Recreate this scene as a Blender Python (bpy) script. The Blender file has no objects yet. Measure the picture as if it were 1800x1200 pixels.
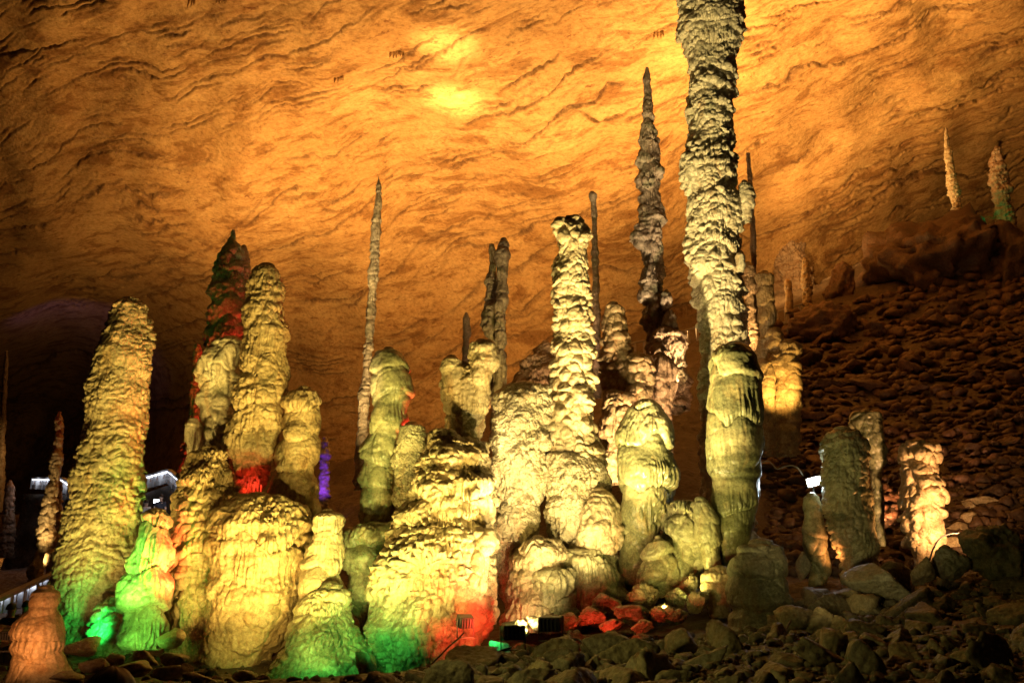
import bpy, bmesh, math, random
import numpy as np
from mathutils import Vector, Matrix

S = bpy.context.scene
COL = S.collection
R = math.radians
rnd = random.Random(7)

# ------------------------------------------------------------------ camera, world, exposure
PITCH = R(16.0)
EYE = 1.7
FPX = 1600.0                      # focal length in pixels of the 1800 px wide photograph
cam_d = bpy.data.cameras.new('camera')
cam_d.sensor_width = 36.0
cam_d.lens = 36.0 * FPX / 1800.0
cam_d.clip_end = 600.0
cam_d.clip_start = 0.05
cam = bpy.data.objects.new('camera', cam_d)
COL.objects.link(cam)
cam.location = (0, 0, EYE)
cam.rotation_euler = (R(90) + PITCH, 0, 0)
S.camera = cam

W = bpy.data.worlds.new('World')
S.world = W
W.use_nodes = True
W.node_tree.nodes['Background'].inputs[0].default_value = (0.9, 0.55, 0.3, 1)   # deep inside a cave: no sky, only stray bounce
W.node_tree.nodes['Background'].inputs[1].default_value = 0.004
S.view_settings.view_transform = 'Standard'
S.view_settings.look = 'None'
S.view_settings.exposure = 0.0
S.view_settings.gamma = 1.0
S.render.engine = 'CYCLES'
S.cycles.use_denoising = True
S.cycles.max_bounces = 5
S.cycles.diffuse_bounces = 3
S.cycles.glossy_bounces = 2
S.cycles.sample_clamp_indirect = 4.0

CT, ST = math.cos(PITCH), math.sin(PITCH)


def at(px, py, Y):
    """world point seen at photo pixel (px, py) at distance Y along the ground"""
    x = (px - 900.0) / FPX
    y = (600.0 - py) / FPX
    t = Y / (CT - y * ST)
    return np.array([x * t, Y, EYE + t * (ST + y * CT)])


# ------------------------------------------------------------------ noise (numpy)
_rs = np.random.RandomState(11)
_G = _rs.normal(size=(256, 3)).astype(np.float32)
_G /= np.linalg.norm(_G, axis=1)[:, None]
_J = _rs.uniform(-0.36, 0.36, size=(4096, 3)).astype(np.float32)
_V = _rs.uniform(0.35, 1.0, size=4096).astype(np.float32)


def _hash(ix, iy, iz, seed):
    h = ix.astype(np.uint32) * np.uint32(374761393) + iy.astype(np.uint32) * np.uint32(668265263) \
        + iz.astype(np.uint32) * np.uint32(2147483647) + np.uint32((seed * 974634777) & 0xffffffff)
    h = (h ^ (h >> np.uint32(13))) * np.uint32(1274126177)
    return h ^ (h >> np.uint32(16))


def perlin(P, seed=0):
    P = np.asarray(P, np.float32)
    I = np.floor(P).astype(np.int32)
    F = P - I
    U = F * F * F * (F * (F * 6 - 15) + 10)
    out = np.zeros(len(P), np.float32)
    for dx in (0, 1):
        wx = U[:, 0] if dx else 1 - U[:, 0]
        for dy in (0, 1):
            wy = U[:, 1] if dy else 1 - U[:, 1]
            for dz in (0, 1):
                wz = U[:, 2] if dz else 1 - U[:, 2]
                g = _G[_hash(I[:, 0] + dx, I[:, 1] + dy, I[:, 2] + dz, seed) & np.uint32(255)]
                out += wx * wy * wz * (g[:, 0] * (F[:, 0] - dx) + g[:, 1] * (F[:, 1] - dy) + g[:, 2] * (F[:, 2] - dz))
    return out * 1.5


def fbm(P, seed=0, octs=3, gain=0.5):
    P = np.asarray(P, np.float32)
    o = np.zeros(len(P), np.float32)
    a = 1.0
    for k in range(octs):
        o += a * perlin(P, seed + k * 17)
        P = P * 2.03 + 3.7
        a *= gain
    return o


def worley(P, seed=0):
    """distance to the nearest cell point, its offset below/above (dz) and its random value; plus second distance"""
    P = np.asarray(P, np.float32)
    I = np.floor(P - 0.5).astype(np.int32)
    f1 = np.full(len(P), 9.0, np.float32)
    f2 = np.full(len(P), 9.0, np.float32)
    dzz = np.zeros(len(P), np.float32)
    val = np.zeros(len(P), np.float32)
    for dx in (0, 1):
        for dy in (0, 1):
            for dz in (0, 1):
                c = I + np.array([dx, dy, dz], np.int32)
                h = _hash(c[:, 0], c[:, 1], c[:, 2], seed) & np.uint32(4095)
                q = P - (c + 0.5 + _J[h])
                d = np.sqrt((q * q).sum(1))
                m = d < f1
                f2 = np.where(m, f1, np.minimum(f2, d))
                dzz = np.where(m, q[:, 2], dzz)
                val = np.where(m, _V[h], val)
                f1 = np.where(m, d, f1)
    return f1, f2, dzz, val


# ------------------------------------------------------------------ object helpers
def tag(o, label=None, cat=None, group=None, kind=None):
    if label: o['label'] = label
    if cat: o['category'] = cat
    if group: o['group'] = group
    if kind: o['kind'] = kind
    return o


def link(name, me, mat=None, parent=None):
    o = bpy.data.objects.new(name, me)
    COL.objects.link(o)
    if mat is not None:
        me.materials.append(mat)
    if parent is not None:
        o.parent = parent
    return o


def empty(name, loc, label, cat, group=None, rz=0.0):
    o = bpy.data.objects.new(name, None)
    COL.objects.link(o)
    o.location = Vector([float(a) for a in loc])
    o.rotation_euler.z = rz
    return tag(o, label, cat, group)


def grid_mesh(name, V, nr, nc, wrap=False, smooth=True):
    """V (nr*nc, 3) rows x columns; quads"""
    r = np.arange(nr - 1)[:, None]
    ncq = nc if wrap else nc - 1
    c = np.arange(ncq)[None, :]
    c1 = (c + 1) % nc
    Q = np.stack([r * nc + c, r * nc + c1, (r + 1) * nc + c1, (r + 1) * nc + c], -1).reshape(-1, 4)
    return raw_mesh(name, V, Q, smooth)


def raw_mesh(name, V, Q, smooth=True):
    me = bpy.data.meshes.new(name)
    V = np.ascontiguousarray(V, np.float32)
    Q = np.ascontiguousarray(Q, np.int32)
    k = Q.shape[1]
    me.vertices.add(len(V))
    me.vertices.foreach_set('co', V.ravel())
    me.loops.add(Q.size)
    me.loops.foreach_set('vertex_index', Q.ravel())
    me.polygons.add(len(Q))
    me.polygons.foreach_set('loop_start', np.arange(0, Q.size, k, dtype=np.int32))
    me.polygons.foreach_set('use_smooth', np.full(len(Q), smooth, bool))
    me.update(calc_edges=True)
    me.validate()
    return me


def bm_box(bm, cx, cy, cz, sx, sy, sz, rot=None, bevel=0.0):
    m = Matrix.Translation((cx, cy, cz))
    if rot is not None:
        m = m @ rot.to_4x4()
    m = m @ Matrix.Diagonal((sx, sy, sz, 1))
    r = bmesh.ops.create_cube(bm, size=1.0, matrix=m)
    if bevel > 0:
        ed = list({e for v in r['verts'] for e in v.link_edges})
        bmesh.ops.bevel(bm, geom=ed, offset=bevel, segments=2, affect='EDGES', profile=0.5)


def bm_bar(bm, a, b, w, h, bevel=0.0):
    """a straight bar from a to b, w wide and h high"""
    a, b = Vector([float(q) for q in a]), Vector([float(q) for q in b])
    d = b - a
    z = Vector((0, 0, 1))
    x = d.normalized()
    y = z.cross(x)
    if y.length < 1e-4:
        y = Vector((0, 1, 0))
    y.normalize()
    zz = x.cross(y)
    rot = Matrix((x, y, zz)).transposed()
    c = (a + b) / 2
    bm_box(bm, c.x, c.y, c.z, d.length, w, h, rot, bevel)


def bm_obj(name, bm, mat, parent=None, smooth=False):
    me = bpy.data.meshes.new(name)
    bm.to_mesh(me)
    bm.free()
    if smooth:
        me.polygons.foreach_set('use_smooth', np.ones(len(me.polygons), bool))
    return link(name, me, mat, parent)


def tube_mesh(name, pts, rad, nseg=8):
    """tube through points (smooth), radius scalar or list"""
    P = np.array(pts, float)
    n = len(P)
    rad = np.full(n, rad) if np.isscalar(rad) else np.array(rad, float)
    T = np.gradient(P, axis=0)
    T /= np.linalg.norm(T, axis=1)[:, None] + 1e-9
    up = np.array([0.31, 0.2, 0.93])
    A = np.cross(T, up)
    A /= np.linalg.norm(A, axis=1)[:, None] + 1e-9
    B = np.cross(T, A)
    th = np.linspace(0, 2 * np.pi, nseg, endpoint=False)
    V = P[:, None, :] + rad[:, None, None] * (np.cos(th)[None, :, None] * A[:, None, :] + np.sin(th)[None, :, None] * B[:, None, :])
    return grid_mesh(name, V.reshape(-1, 3), n, nseg, wrap=True)


def spline(pts, n):
    """Catmull-Rom through points"""
    P = np.array(pts, float)
    P = np.vstack([2 * P[0] - P[1], P, 2 * P[-1] - P[-2]])
    out = []
    segs = len(P) - 3
    per = max(2, n // segs)
    for i in range(segs):
        t = np.linspace(0, 1, per, endpoint=False)[:, None]
        a, b, c, d = P[i:i + 4]
        out.append(0.5 * (2 * b + (c - a) * t + (2 * a - 5 * b + 4 * c - d) * t ** 2 + (3 * b - a - 3 * c + d) * t ** 3))
    out.append(P[-2][None])
    return np.vstack(out)


# ------------------------------------------------------------------ materials
def new_mat(name):
    m = bpy.data.materials.new(name)
    m.use_nodes = True
    nt = m.node_tree
    return m, nt, nt.nodes['Principled BSDF']


def N(nt, typ, **kw):
    n = nt.nodes.new(typ)
    for k, v in kw.items():
        setattr(n, k, v)
    return n


def ramp(nt, fac, stops):
    r = N(nt, 'ShaderNodeValToRGB')
    e = r.color_ramp.elements
    while len(e) < len(stops):
        e.new(0.5)
    for k, (p, c) in enumerate(stops):
        e[k].position = p
        e[k].color = (*c, 1) if len(c) == 3 else c
    nt.links.new(fac, r.inputs[0])
    return r.outputs[0]


def noise(nt, vec, scale, detail=4.0, rough=0.55, dist=0.0):
    n = N(nt, 'ShaderNodeTexNoise')
    n.inputs['Scale'].default_value = scale
    n.inputs['Detail'].default_value = detail
    n.inputs['Roughness'].default_value = rough
    n.inputs['Distortion'].default_value = dist
    nt.links.new(vec, n.inputs['Vector'])
    return n.outputs['Fac']


def mapping(nt, vec, scale=(1, 1, 1), rot=(0, 0, 0)):
    m = N(nt, 'ShaderNodeMapping')
    m.inputs['Scale'].default_value = scale
    m.inputs['Rotation'].default_value = rot
    nt.links.new(vec, m.inputs['Vector'])
    return m.outputs[0]


def mix(nt, fac, a, b, blend='MIX'):
    m = N(nt, 'ShaderNodeMix', data_type='RGBA', blend_type=blend)
    if isinstance(fac, float):
        m.inputs[0].default_value = fac
    else:
        nt.links.new(fac, m.inputs[0])
    for s, v in ((6, a), (7, b)):
        if isinstance(v, tuple):
            m.inputs[s].default_value = (*v, 1)
        else:
            nt.links.new(v, m.inputs[s])
    return m.outputs[2]


def stone(name, light, mid, dark, algae=None, algae_lo=0.5, algae_hi=0.6, algae_scale=0.9, rough=0.62, bump=0.35, fine=26.0,
          streak=True, wet=0.0):
    m, nt, b = new_mat(name)
    co = N(nt, 'ShaderNodeTexCoord').outputs['Object']
    geo = N(nt, 'ShaderNodeNewGeometry')
    pos = geo.outputs['Position']
    base = ramp(nt, noise(nt, pos, 1.6, 6, 0.6, 0.4), [(0.30, dark), (0.48, mid), (0.68, light)])
    if streak:                                                       # mineral streaks running down
        st = noise(nt, mapping(nt, pos, (5.5, 5.5, 0.45)), 1.0, 4, 0.6)
        sm = ramp(nt, st, [(0.42, (0, 0, 0)), (0.62, (1, 1, 1))])
        base = mix(nt, sm, base, tuple(c * 0.9 + 0.03 for c in light))
    if algae is not None:                                            # algae film in ragged patches
        an = noise(nt, mapping(nt, pos, (1, 1, 1.5)), algae_scale, 5, 0.55, 0.6)
        am = ramp(nt, an, [(algae_lo, (0, 0, 0)), (algae_hi, (1, 1, 1))])
        base = mix(nt, am, base, algae)
    rs_ = ramp(nt, noise(nt, mapping(nt, pos, (2.2, 2.2, 0.7)), 1.1, 7, 0.68, 0.5), [(0.54, (0, 0, 0)), (0.70, (1, 1, 1))])
    base = mix(nt, rs_, base, (mid[0] * 0.85, mid[1] * 0.58, mid[2] * 0.38))   # rust stains
    if name in ('rubble_rock', 'red_scree_rock'):                      # each stone has its own tone, with mud in patches
        oi = N(nt, 'ShaderNodeObjectInfo').outputs['Random']
        base = mix(nt, 1.0, base, ramp(nt, oi, [(0.0, (0.45, 0.42, 0.40)), (0.4, (0.9, 0.85, 0.75)), (0.75, (1.15, 1.0, 0.75)), (1.0, (1.5, 1.35, 1.1))]), 'MULTIPLY')
        mu = ramp(nt, noise(nt, pos, 1.1, 7, 0.7), [(0.50, (0, 0, 0)), (0.62, (1, 1, 1))])
        base = mix(nt, mu, base, (0.075, 0.05, 0.03))
    sp = noise(nt, pos, fine, 3, 0.6)
    base = mix(nt, 0.40, base, ramp(nt, sp, [(0.35, tuple(c * 0.45 for c in mid)), (0.65, light)]))
    gr = noise(nt, pos, fine * 0.42, 8, 0.78)
    base = mix(nt, 0.9, base, ramp(nt, gr, [(0.36, (0.52, 0.50, 0.46)), (0.50, (0.98, 0.97, 0.95)), (0.66, (1.22, 1.20, 1.14))]), 'MULTIPLY')   # crystal grain and dust
    nt.links.new(base, b.inputs['Base Color'])
    b.inputs['Roughness'].default_value = rough
    b.inputs['Specular IOR Level'].default_value = 0.5
    if True:
        wet = max(wet, 0.12)
        wr = ramp(nt, noise(nt, pos, 1.3, 8, 0.7), [(0.40, (rough,) * 3), (0.6, (rough - wet,) * 3)])
        nt.links.new(wr, b.inputs['Roughness'])
    bp = N(nt, 'ShaderNodeBump')
    bp.inputs['Strength'].default_value = bump
    bp.inputs['Distance'].default_value = 0.05
    h = noise(nt, pos, fine * 0.5, 5, 0.62)
    vo = N(nt, 'ShaderNodeTexVoronoi', feature='SMOOTH_F1')
    vo.inputs['Scale'].default_value = fine * 0.45
    vo.inputs['Smoothness'].default_value = 0.25
    wn = N(nt, 'ShaderNodeTexNoise'); wn.inputs['Scale'].default_value = fine * 0.3
    nt.links.new(pos, wn.inputs['Vector'])
    va = N(nt, 'ShaderNodeVectorMath', operation='MULTIPLY_ADD')
    nt.links.new(wn.outputs['Color'], va.inputs[0]); va.inputs[1].default_value = (0.05, 0.05, 0.05); nt.links.new(pos, va.inputs[2])
    nt.links.new(va.outputs[0], vo.inputs['Vector'])
    hm = N(nt, 'ShaderNodeMath', operation='SUBTRACT')
    nt.links.new(h, hm.inputs[0]); nt.links.new(vo.outputs['Distance'], hm.inputs[1])
    nt.links.new(hm.outputs[0], bp.inputs['Height'])
    nt.links.new(bp.outputs[0], b.inputs['Normal'])
    return m


M = {}
M['cream'] = stone('cream_calcite', (0.58, 0.49, 0.33), (0.48, 0.38, 0.23), (0.30, 0.22, 0.12), algae=(0.19, 0.17, 0.095), algae_lo=0.55, algae_hi=0.68, algae_scale=1.3)
M['wetcream'] = stone('wet_calcite', (0.62, 0.55, 0.40), (0.50, 0.43, 0.29), (0.30, 0.26, 0.15), rough=0.5, wet=0.25, bump=0.6, fine=40)
M['pale'] = stone('pale_calcite', (0.66, 0.60, 0.48), (0.55, 0.49, 0.37), (0.24, 0.24, 0.18), algae=(0.10, 0.12, 0.07), algae_lo=0.6, algae_hi=0.72)
M['ochre'] = stone('ochre_calcite', (0.55, 0.43, 0.25), (0.44, 0.32, 0.17), (0.26, 0.17, 0.085), algae=(0.17, 0.14, 0.07), algae_lo=0.57, algae_hi=0.70, algae_scale=1.2)
M['mossy'] = stone('algae_calcite', (0.50, 0.47, 0.30), (0.40, 0.38, 0.23), (0.25, 0.24, 0.14), algae=(0.075, 0.095, 0.045), algae_lo=0.46, algae_hi=0.58, algae_scale=1.1, rough=0.5, wet=0.2, bump=0.2)
M['pillaralgae'] = stone('pillar_calcite_with_algae', (0.42, 0.39, 0.21), (0.34, 0.32, 0.17), (0.22, 0.21, 0.11), algae=(0.06, 0.078, 0.035), algae_lo=0.41, algae_hi=0.51, algae_scale=0.62, rough=0.5, wet=0.2, bump=0.15)
M['mossier'] = stone('dark_algae_calcite', (0.40, 0.40, 0.24), (0.27, 0.28, 0.16), (0.16, 0.17, 0.09), algae=(0.06, 0.075, 0.035), algae_lo=0.40, algae_hi=0.56, algae_scale=1.3, rough=0.4, wet=0.2, bump=0.2)
M['greyspire'] = stone('grey_spire_stone', (0.36, 0.30, 0.23), (0.26, 0.21, 0.16), (0.13, 0.11, 0.085), algae=(0.10, 0.12, 0.06), algae_lo=0.52, algae_hi=0.62)
M['brown'] = stone('brown_stone', (0.40, 0.29, 0.19), (0.30, 0.20, 0.13), (0.17, 0.11, 0.07))
M['dim'] = stone('dull_stone', (0.26, 0.24, 0.17), (0.19, 0.17, 0.12), (0.11, 0.10, 0.07), algae=(0.07, 0.08, 0.04), algae_lo=0.5, algae_hi=0.65)
M['rock'] = stone('rubble_rock', (0.27, 0.24, 0.16), (0.18, 0.155, 0.105), (0.09, 0.075, 0.055), streak=False, rough=0.7, bump=0.5, fine=22)
M['redrock'] = stone('red_scree_rock', (0.15, 0.088, 0.055), (0.098, 0.055, 0.033), (0.045, 0.027, 0.018), streak=False, rough=0.7, bump=0.5, fine=14)
M['soil'] = stone('cave_soil', (0.11, 0.08, 0.05), (0.075, 0.052, 0.032), (0.04, 0.028, 0.018), streak=False, rough=0.75, bump=0.7, fine=14)


def ceiling_mat():
    m, nt, b = new_mat('cave_ceiling_rock')
    pos = N(nt, 'ShaderNodeNewGeometry').outputs['Position']
    bed = mapping(nt, pos, (1, 1, 1), (0, 0, R(22)))                  # x runs along the beds
    a = ramp(nt, noise(nt, pos, 0.16, 8, 0.66, 0.8), [(0.28, (0.30, 0.15, 0.055)), (0.46, (0.44, 0.26, 0.10)), (0.60, (0.52, 0.33, 0.14)), (0.76, (0.66, 0.48, 0.24))])
    c = ramp(nt, noise(nt, mapping(nt, bed, (0.6, 1.2, 1.2)), 1.0, 10, 0.74, 0.0), [(0.30, (0.20, 0.09, 0.035)), (0.44, (0.45, 0.27, 0.11)), (0.58, (0.54, 0.36, 0.16)), (0.74, (0.68, 0.50, 0.26))])
    base = mix(nt, 0.55, a, c)
    s = ramp(nt, noise(nt, mapping(nt, bed, (0.35, 0.9, 0.9)), 0.40, 10, 0.75, 0.3), [(0.60, (0, 0, 0)), (0.70, (1, 1, 1))])
    base = mix(nt, s, base, (0.17, 0.085, 0.035))                      # soot brown stains along the beds
    s2 = ramp(nt, noise(nt, mapping(nt, bed, (1.0, 1.8, 1.8)), 0.9, 8, 0.75, 0.2), [(0.60, (0, 0, 0)), (0.66, (1, 1, 1))])
    base = mix(nt, s2, base, (0.22, 0.10, 0.04))
    pl = ramp(nt, noise(nt, mapping(nt, bed, (0.5, 1.1, 1.1)), 0.55, 9, 0.7, 0.5), [(0.40, (0.50, 0.40, 0.32)), (0.50, (1, 1, 1)), (0.62, (1.0, 1.0, 1.0)), (0.72, (1.25, 1.3, 1.45))])
    base = mix(nt, 0.85, base, pl, 'MULTIPLY')                       # paler crusts and browner patches
    gr = noise(nt, pos, 3.2, 8, 0.8)
    base = mix(nt, 0.9, base, ramp(nt, gr, [(0.36, (0.55, 0.50, 0.44)), (0.50, (0.98, 0.97, 0.95)), (0.66, (1.2, 1.2, 1.2))]), 'MULTIPLY')
    ca = N(nt, 'ShaderNodeAttribute', attribute_name='crack')           # darker colour along the cracks
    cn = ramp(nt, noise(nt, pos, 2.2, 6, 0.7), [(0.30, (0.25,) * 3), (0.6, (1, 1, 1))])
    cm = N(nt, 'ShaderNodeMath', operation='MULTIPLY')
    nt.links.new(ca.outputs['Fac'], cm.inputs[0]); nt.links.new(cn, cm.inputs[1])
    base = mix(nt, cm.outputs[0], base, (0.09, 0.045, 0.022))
    nt.links.new(base, b.inputs['Base Color'])
    b.inputs['Roughness'].default_value = 0.75
    b.inputs['Specular IOR Level'].default_value = 0.2
    bp = N(nt, 'ShaderNodeBump')
    bp.inputs['Strength'].default_value = 0.75
    bp.inputs['Distance'].default_value = 0.20
    h = noise(nt, mapping(nt, bed, (0.9, 1.15, 1.15)), 3.4, 10, 0.72, 0.0)
    nt.links.new(h, bp.inputs['Height'])
    nt.links.new(bp.outputs[0], b.inputs['Normal'])
    return m


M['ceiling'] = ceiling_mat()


def plain(name, col, rough=0.5, metal=0.0, var=0.15, scale=8.0):
    m, nt, b = new_mat(name)
    pos = N(nt, 'ShaderNodeTexCoord').outputs['Object']
    c = ramp(nt, noise(nt, pos, scale, 4), [(0.3, tuple(q * (1 - var) for q in col)), (0.7, tuple(min(1, q * (1 + var)) for q in col))])
    nt.links.new(c, b.inputs['Base Color'])
    b.inputs['Roughness'].default_value = rough
    b.inputs['Metallic'].default_value = metal
    return m


def glow(name, col, strength):
    m, nt, b = new_mat(name)
    b.inputs['Base Color'].default_value = (0.8, 0.8, 0.8, 1)
    b.inputs['Emission Color'].default_value = (*col, 1)
    b.inputs['Emission Strength'].default_value = strength
    n = noise(nt, N(nt, 'ShaderNodeTexCoord').outputs['Object'], 3.0, 2)
    nt.links.new(ramp(nt, n, [(0.3, (0.3,) * 3), (0.7, (0.36,) * 3)]), b.inputs['Roughness'])
    return m


M['black'] = plain('black_paint', (0.018, 0.018, 0.018), 0.45)
M['cable'] = plain('cable_rubber', (0.02, 0.02, 0.02), 0.5)
M['palecable'] = plain('pale_cable', (0.35, 0.33, 0.28), 0.5)
M['concrete'] = plain('grey_concrete', (0.42, 0.42, 0.44), 0.75)
M['hair'] = plain('black_hair', (0.012, 0.010, 0.010), 0.5, var=0.4, scale=60)
M['skin'] = plain('skin', (0.45, 0.28, 0.20), 0.5)
M['whiteshirt'] = plain('white_cloth', (0.75, 0.74, 0.72), 0.85)
M['darkcloth'] = plain('dark_cloth', (0.03, 0.03, 0.045), 0.85)
M['leaf'] = plain('green_leaf', (0.06, 0.11, 0.03), 0.5)
M['led'] = glow('led_strip', (0.86, 0.90, 1.0), 5.0)
M['lens_white'] = glow('white_lamp_lens', (0.85, 0.97, 1.0), 60.0)
M['lens_green'] = glow('green_lamp_lens', (0.1, 1.0, 0.35), 4.0)
M['lens_red'] = glow('red_lamp_lens', (1.0, 0.12, 0.04), 4.0)
M['lens_warm'] = glow('warm_lamp_lens', (1.0, 0.8, 0.35), 5.0)
M['lens_violet'] = glow('violet_lamp_lens', (0.4, 0.15, 1.0), 6.0)

# ------------------------------------------------------------------ terrain
TP = [(0, 1215, 13), (300, 1205, 12.5), (600, 1200, 12), (900, 1205, 11), (1200, 1200, 10.5), (1500, 1195, 10), (1800, 1190, 9.5),
      (60, 1190, 17), (200, 1140, 21), (430, 1160, 20), (590, 1185, 18.5), (750, 1180, 19), (900, 1100, 21.5), (1050, 1065, 22.3),
      (1200, 1045, 21.5), (1340, 1095, 18.5), (1500, 1030, 21), (1630, 1000, 23), (1750, 1010, 19.5), (1800, 1080, 15),
      (1150, 1120, 16), (1450, 1110, 15), (1650, 1090, 15), (880, 1150, 16),
      (1380, 960, 26), (1380, 860, 31), (1360, 740, 38), (1340, 665, 44), (1560, 870, 29), (1740, 890, 26), (1800, 850, 27),
      (1800, 720, 34), (1650, 760, 34), (1480, 700, 40), (1800, 600, 45), (1520, 600, 50), (1420, 560, 56),
      (1560, 520, 56), (1800, 480, 53), (1690, 425, 62), (1790, 385, 60), (1560, 460, 64), (1400, 520, 66),
      (1150, 610, 60), (1050, 660, 58), (900, 690, 64), (760, 760, 66), (620, 810, 68), (560, 880, 58), (600, 960, 30),
      (450, 960, 40), (280, 960, 42), (100, 1010, 34), (10, 1075, 24), (-200, 1080, 24), (-200, 1000, 45), (100, 900, 70), (300, 900, 75),
      (820, 900, 30), (1000, 860, 30), (1150, 800, 30), (1200, 700, 38), (1230, 900, 26),
      (2100, 1050, 16), (2100, 800, 28), (2100, 550, 45), (2100, 350, 62)]
_tp = np.array([at(*p) for p in TP])
_tp = np.vstack([_tp, [[0, 0, 0], [0, 4, 0.0], [-4, 4, -0.25], [4, 4, 0.15], [8, 0, 0.6], [-8, 0, -0.4], [0, -8, 0], [-12, 8, -0.4], [9, 6, 0.8],
                       [0, 100, 14], [-60, 100, 4], [60, 100, 38], [-50, 40, 0.5], [60, 30, 20], [40, 10, 8], [-40, 0, -0.5]]])


def _tps(d2):
    return np.where(d2 > 0, d2 * np.log(d2 + 1e-12), 0)


_n = len(_tp)
_A = np.zeros((_n + 3, _n + 3))
_A[:_n, :_n] = _tps(((_tp[:, None, :2] - _tp[None, :, :2]) ** 2).sum(2)) + np.eye(_n) * 6.0
_A[:_n, _n] = 1; _A[:_n, _n + 1:] = _tp[:, :2]
_A[_n:, :_n] = _A[:_n, _n:].T
_w = np.linalg.solve(_A, np.concatenate([_tp[:, 2], [0, 0, 0]]))


def ground_smooth(x, y):
    x = np.atleast_1d(np.asarray(x, float)); y = np.atleast_1d(np.asarray(y, float))
    out = np.empty(len(x))
    for s in range(0, len(x), 20000):
        xx, yy = x[s:s + 20000], y[s:s + 20000]
        d2 = (xx[:, None] - _tp[None, :, 0]) ** 2 + (yy[:, None] - _tp[None, :, 1]) ** 2
        out[s:s + 20000] = _tps(d2) @ _w[:_n] + _w[_n] + _w[_n + 1] * xx + _w[_n + 2] * yy
    return out


def ground(x, y):
    z = ground_smooth(x, y)
    x = np.atleast_1d(np.asarray(x, np.float32)); y = np.atleast_1d(np.asarray(y, np.float32))
    P = np.stack([x, y, z.astype(np.float32)], 1)
    far = np.clip((y - 12) / 40, 0.25, 1.6)
    P3 = P * np.array([0.9, 0.9, 0.9], np.float32)
    f1, f2, dz, v = worley(P3 + 0.3 * fbm(P * 1.1, 5, 2)[:, None], 31)
    z = z + far * 0.16 * v * np.clip(1 - f1 * f1 * 1.6, 0, 1)
    f1, f2, dz, v = worley(P * 2.6, 37)
    z = z + 0.13 * v * np.clip(1 - f1 * f1 * 1.5, 0, 1) * np.clip(far * 1.5, 0.5, 1)
    z = z + far * 0.9 * fbm(P * 0.12, 3, 3) * np.clip((y - 20) / 25, 0, 1) - 0.12
    return z


def build_terrain():
    ang = np.concatenate([np.linspace(-75, -34, 34, endpoint=False), np.linspace(-34, 34, 620, endpoint=False), np.linspace(34, 76, 36)])
    dist = np.concatenate([np.linspace(0.6, 8, 18, endpoint=False), 8 * (110 / 8.0) ** np.linspace(0, 1, 430)])
    a = np.radians(ang)
    X = dist[:, None] * np.sin(a)[None, :]
    Y = dist[:, None] * np.cos(a)[None, :]
    z = ground(X.ravel(), Y.ravel())
    V = np.stack([X.ravel(), Y.ravel(), z], 1)
    o = link('ground', grid_mesh('ground', V, len(dist), len(ang)), M['soil'])
    tag(o, kind='structure')


build_terrain()

# ------------------------------------------------------------------ cave ceiling
CP = [(0, 0, 48), (600, 0, 43), (1200, 0, 43), (1800, 0, 50), (0, -600, 24), (900, -600, 21), (1800, -600, 27),
      (0, 300, 64), (600, 300, 62), (1200, 300, 62), (1800, 300, 76), (0, 560, 92), (300, 560, 92), (600, 600, 88), (900, 600, 84), (1200, 560, 80), (1500, 450, 80), (1800, 400, 84),
      (300, 850, 104), (600, 800, 93), (900, 720, 86), (1200, 650, 82), (1500, 600, 84), (1800, 560, 88),
      (0, 660, 140), (150, 670, 140), (-300, 600, 110), (100, 900, 145), (600, 1000, 100), (1200, 1000, 84), (1800, 1000, 92),
      (2500, 0, 60), (2500, 500, 90), (-700, 0, 52), (-700, 900, 140), (2500, 1000, 95)]
_cp = np.array(CP, float)
_cx = _cp[:, :2] / 400.0
_m = len(_cp)
_B = np.zeros((_m + 3, _m + 3))
_B[:_m, :_m] = _tps(((_cx[:, None] - _cx[None]) ** 2).sum(2)) + np.eye(_m) * 0.02
_B[:_m, _m] = 1; _B[:_m, _m + 1:] = _cx
_B[_m:, :_m] = _B[:_m, _m:].T
_cw = np.linalg.solve(_B, np.concatenate([np.log(_cp[:, 2]), [0, 0, 0]]))


def ceil_depth(u, v):
    q = np.stack([u, v], 1) / 400.0
    out = np.empty(len(q))
    for s in range(0, len(q), 40000):
        qq = q[s:s + 40000]
        out[s:s + 40000] = _tps(((qq[:, None] - _cx[None]) ** 2).sum(2)) @ _cw[:_m] + _cw[_m] + qq @ _cw[_m + 1:]
    return np.exp(out)


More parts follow.
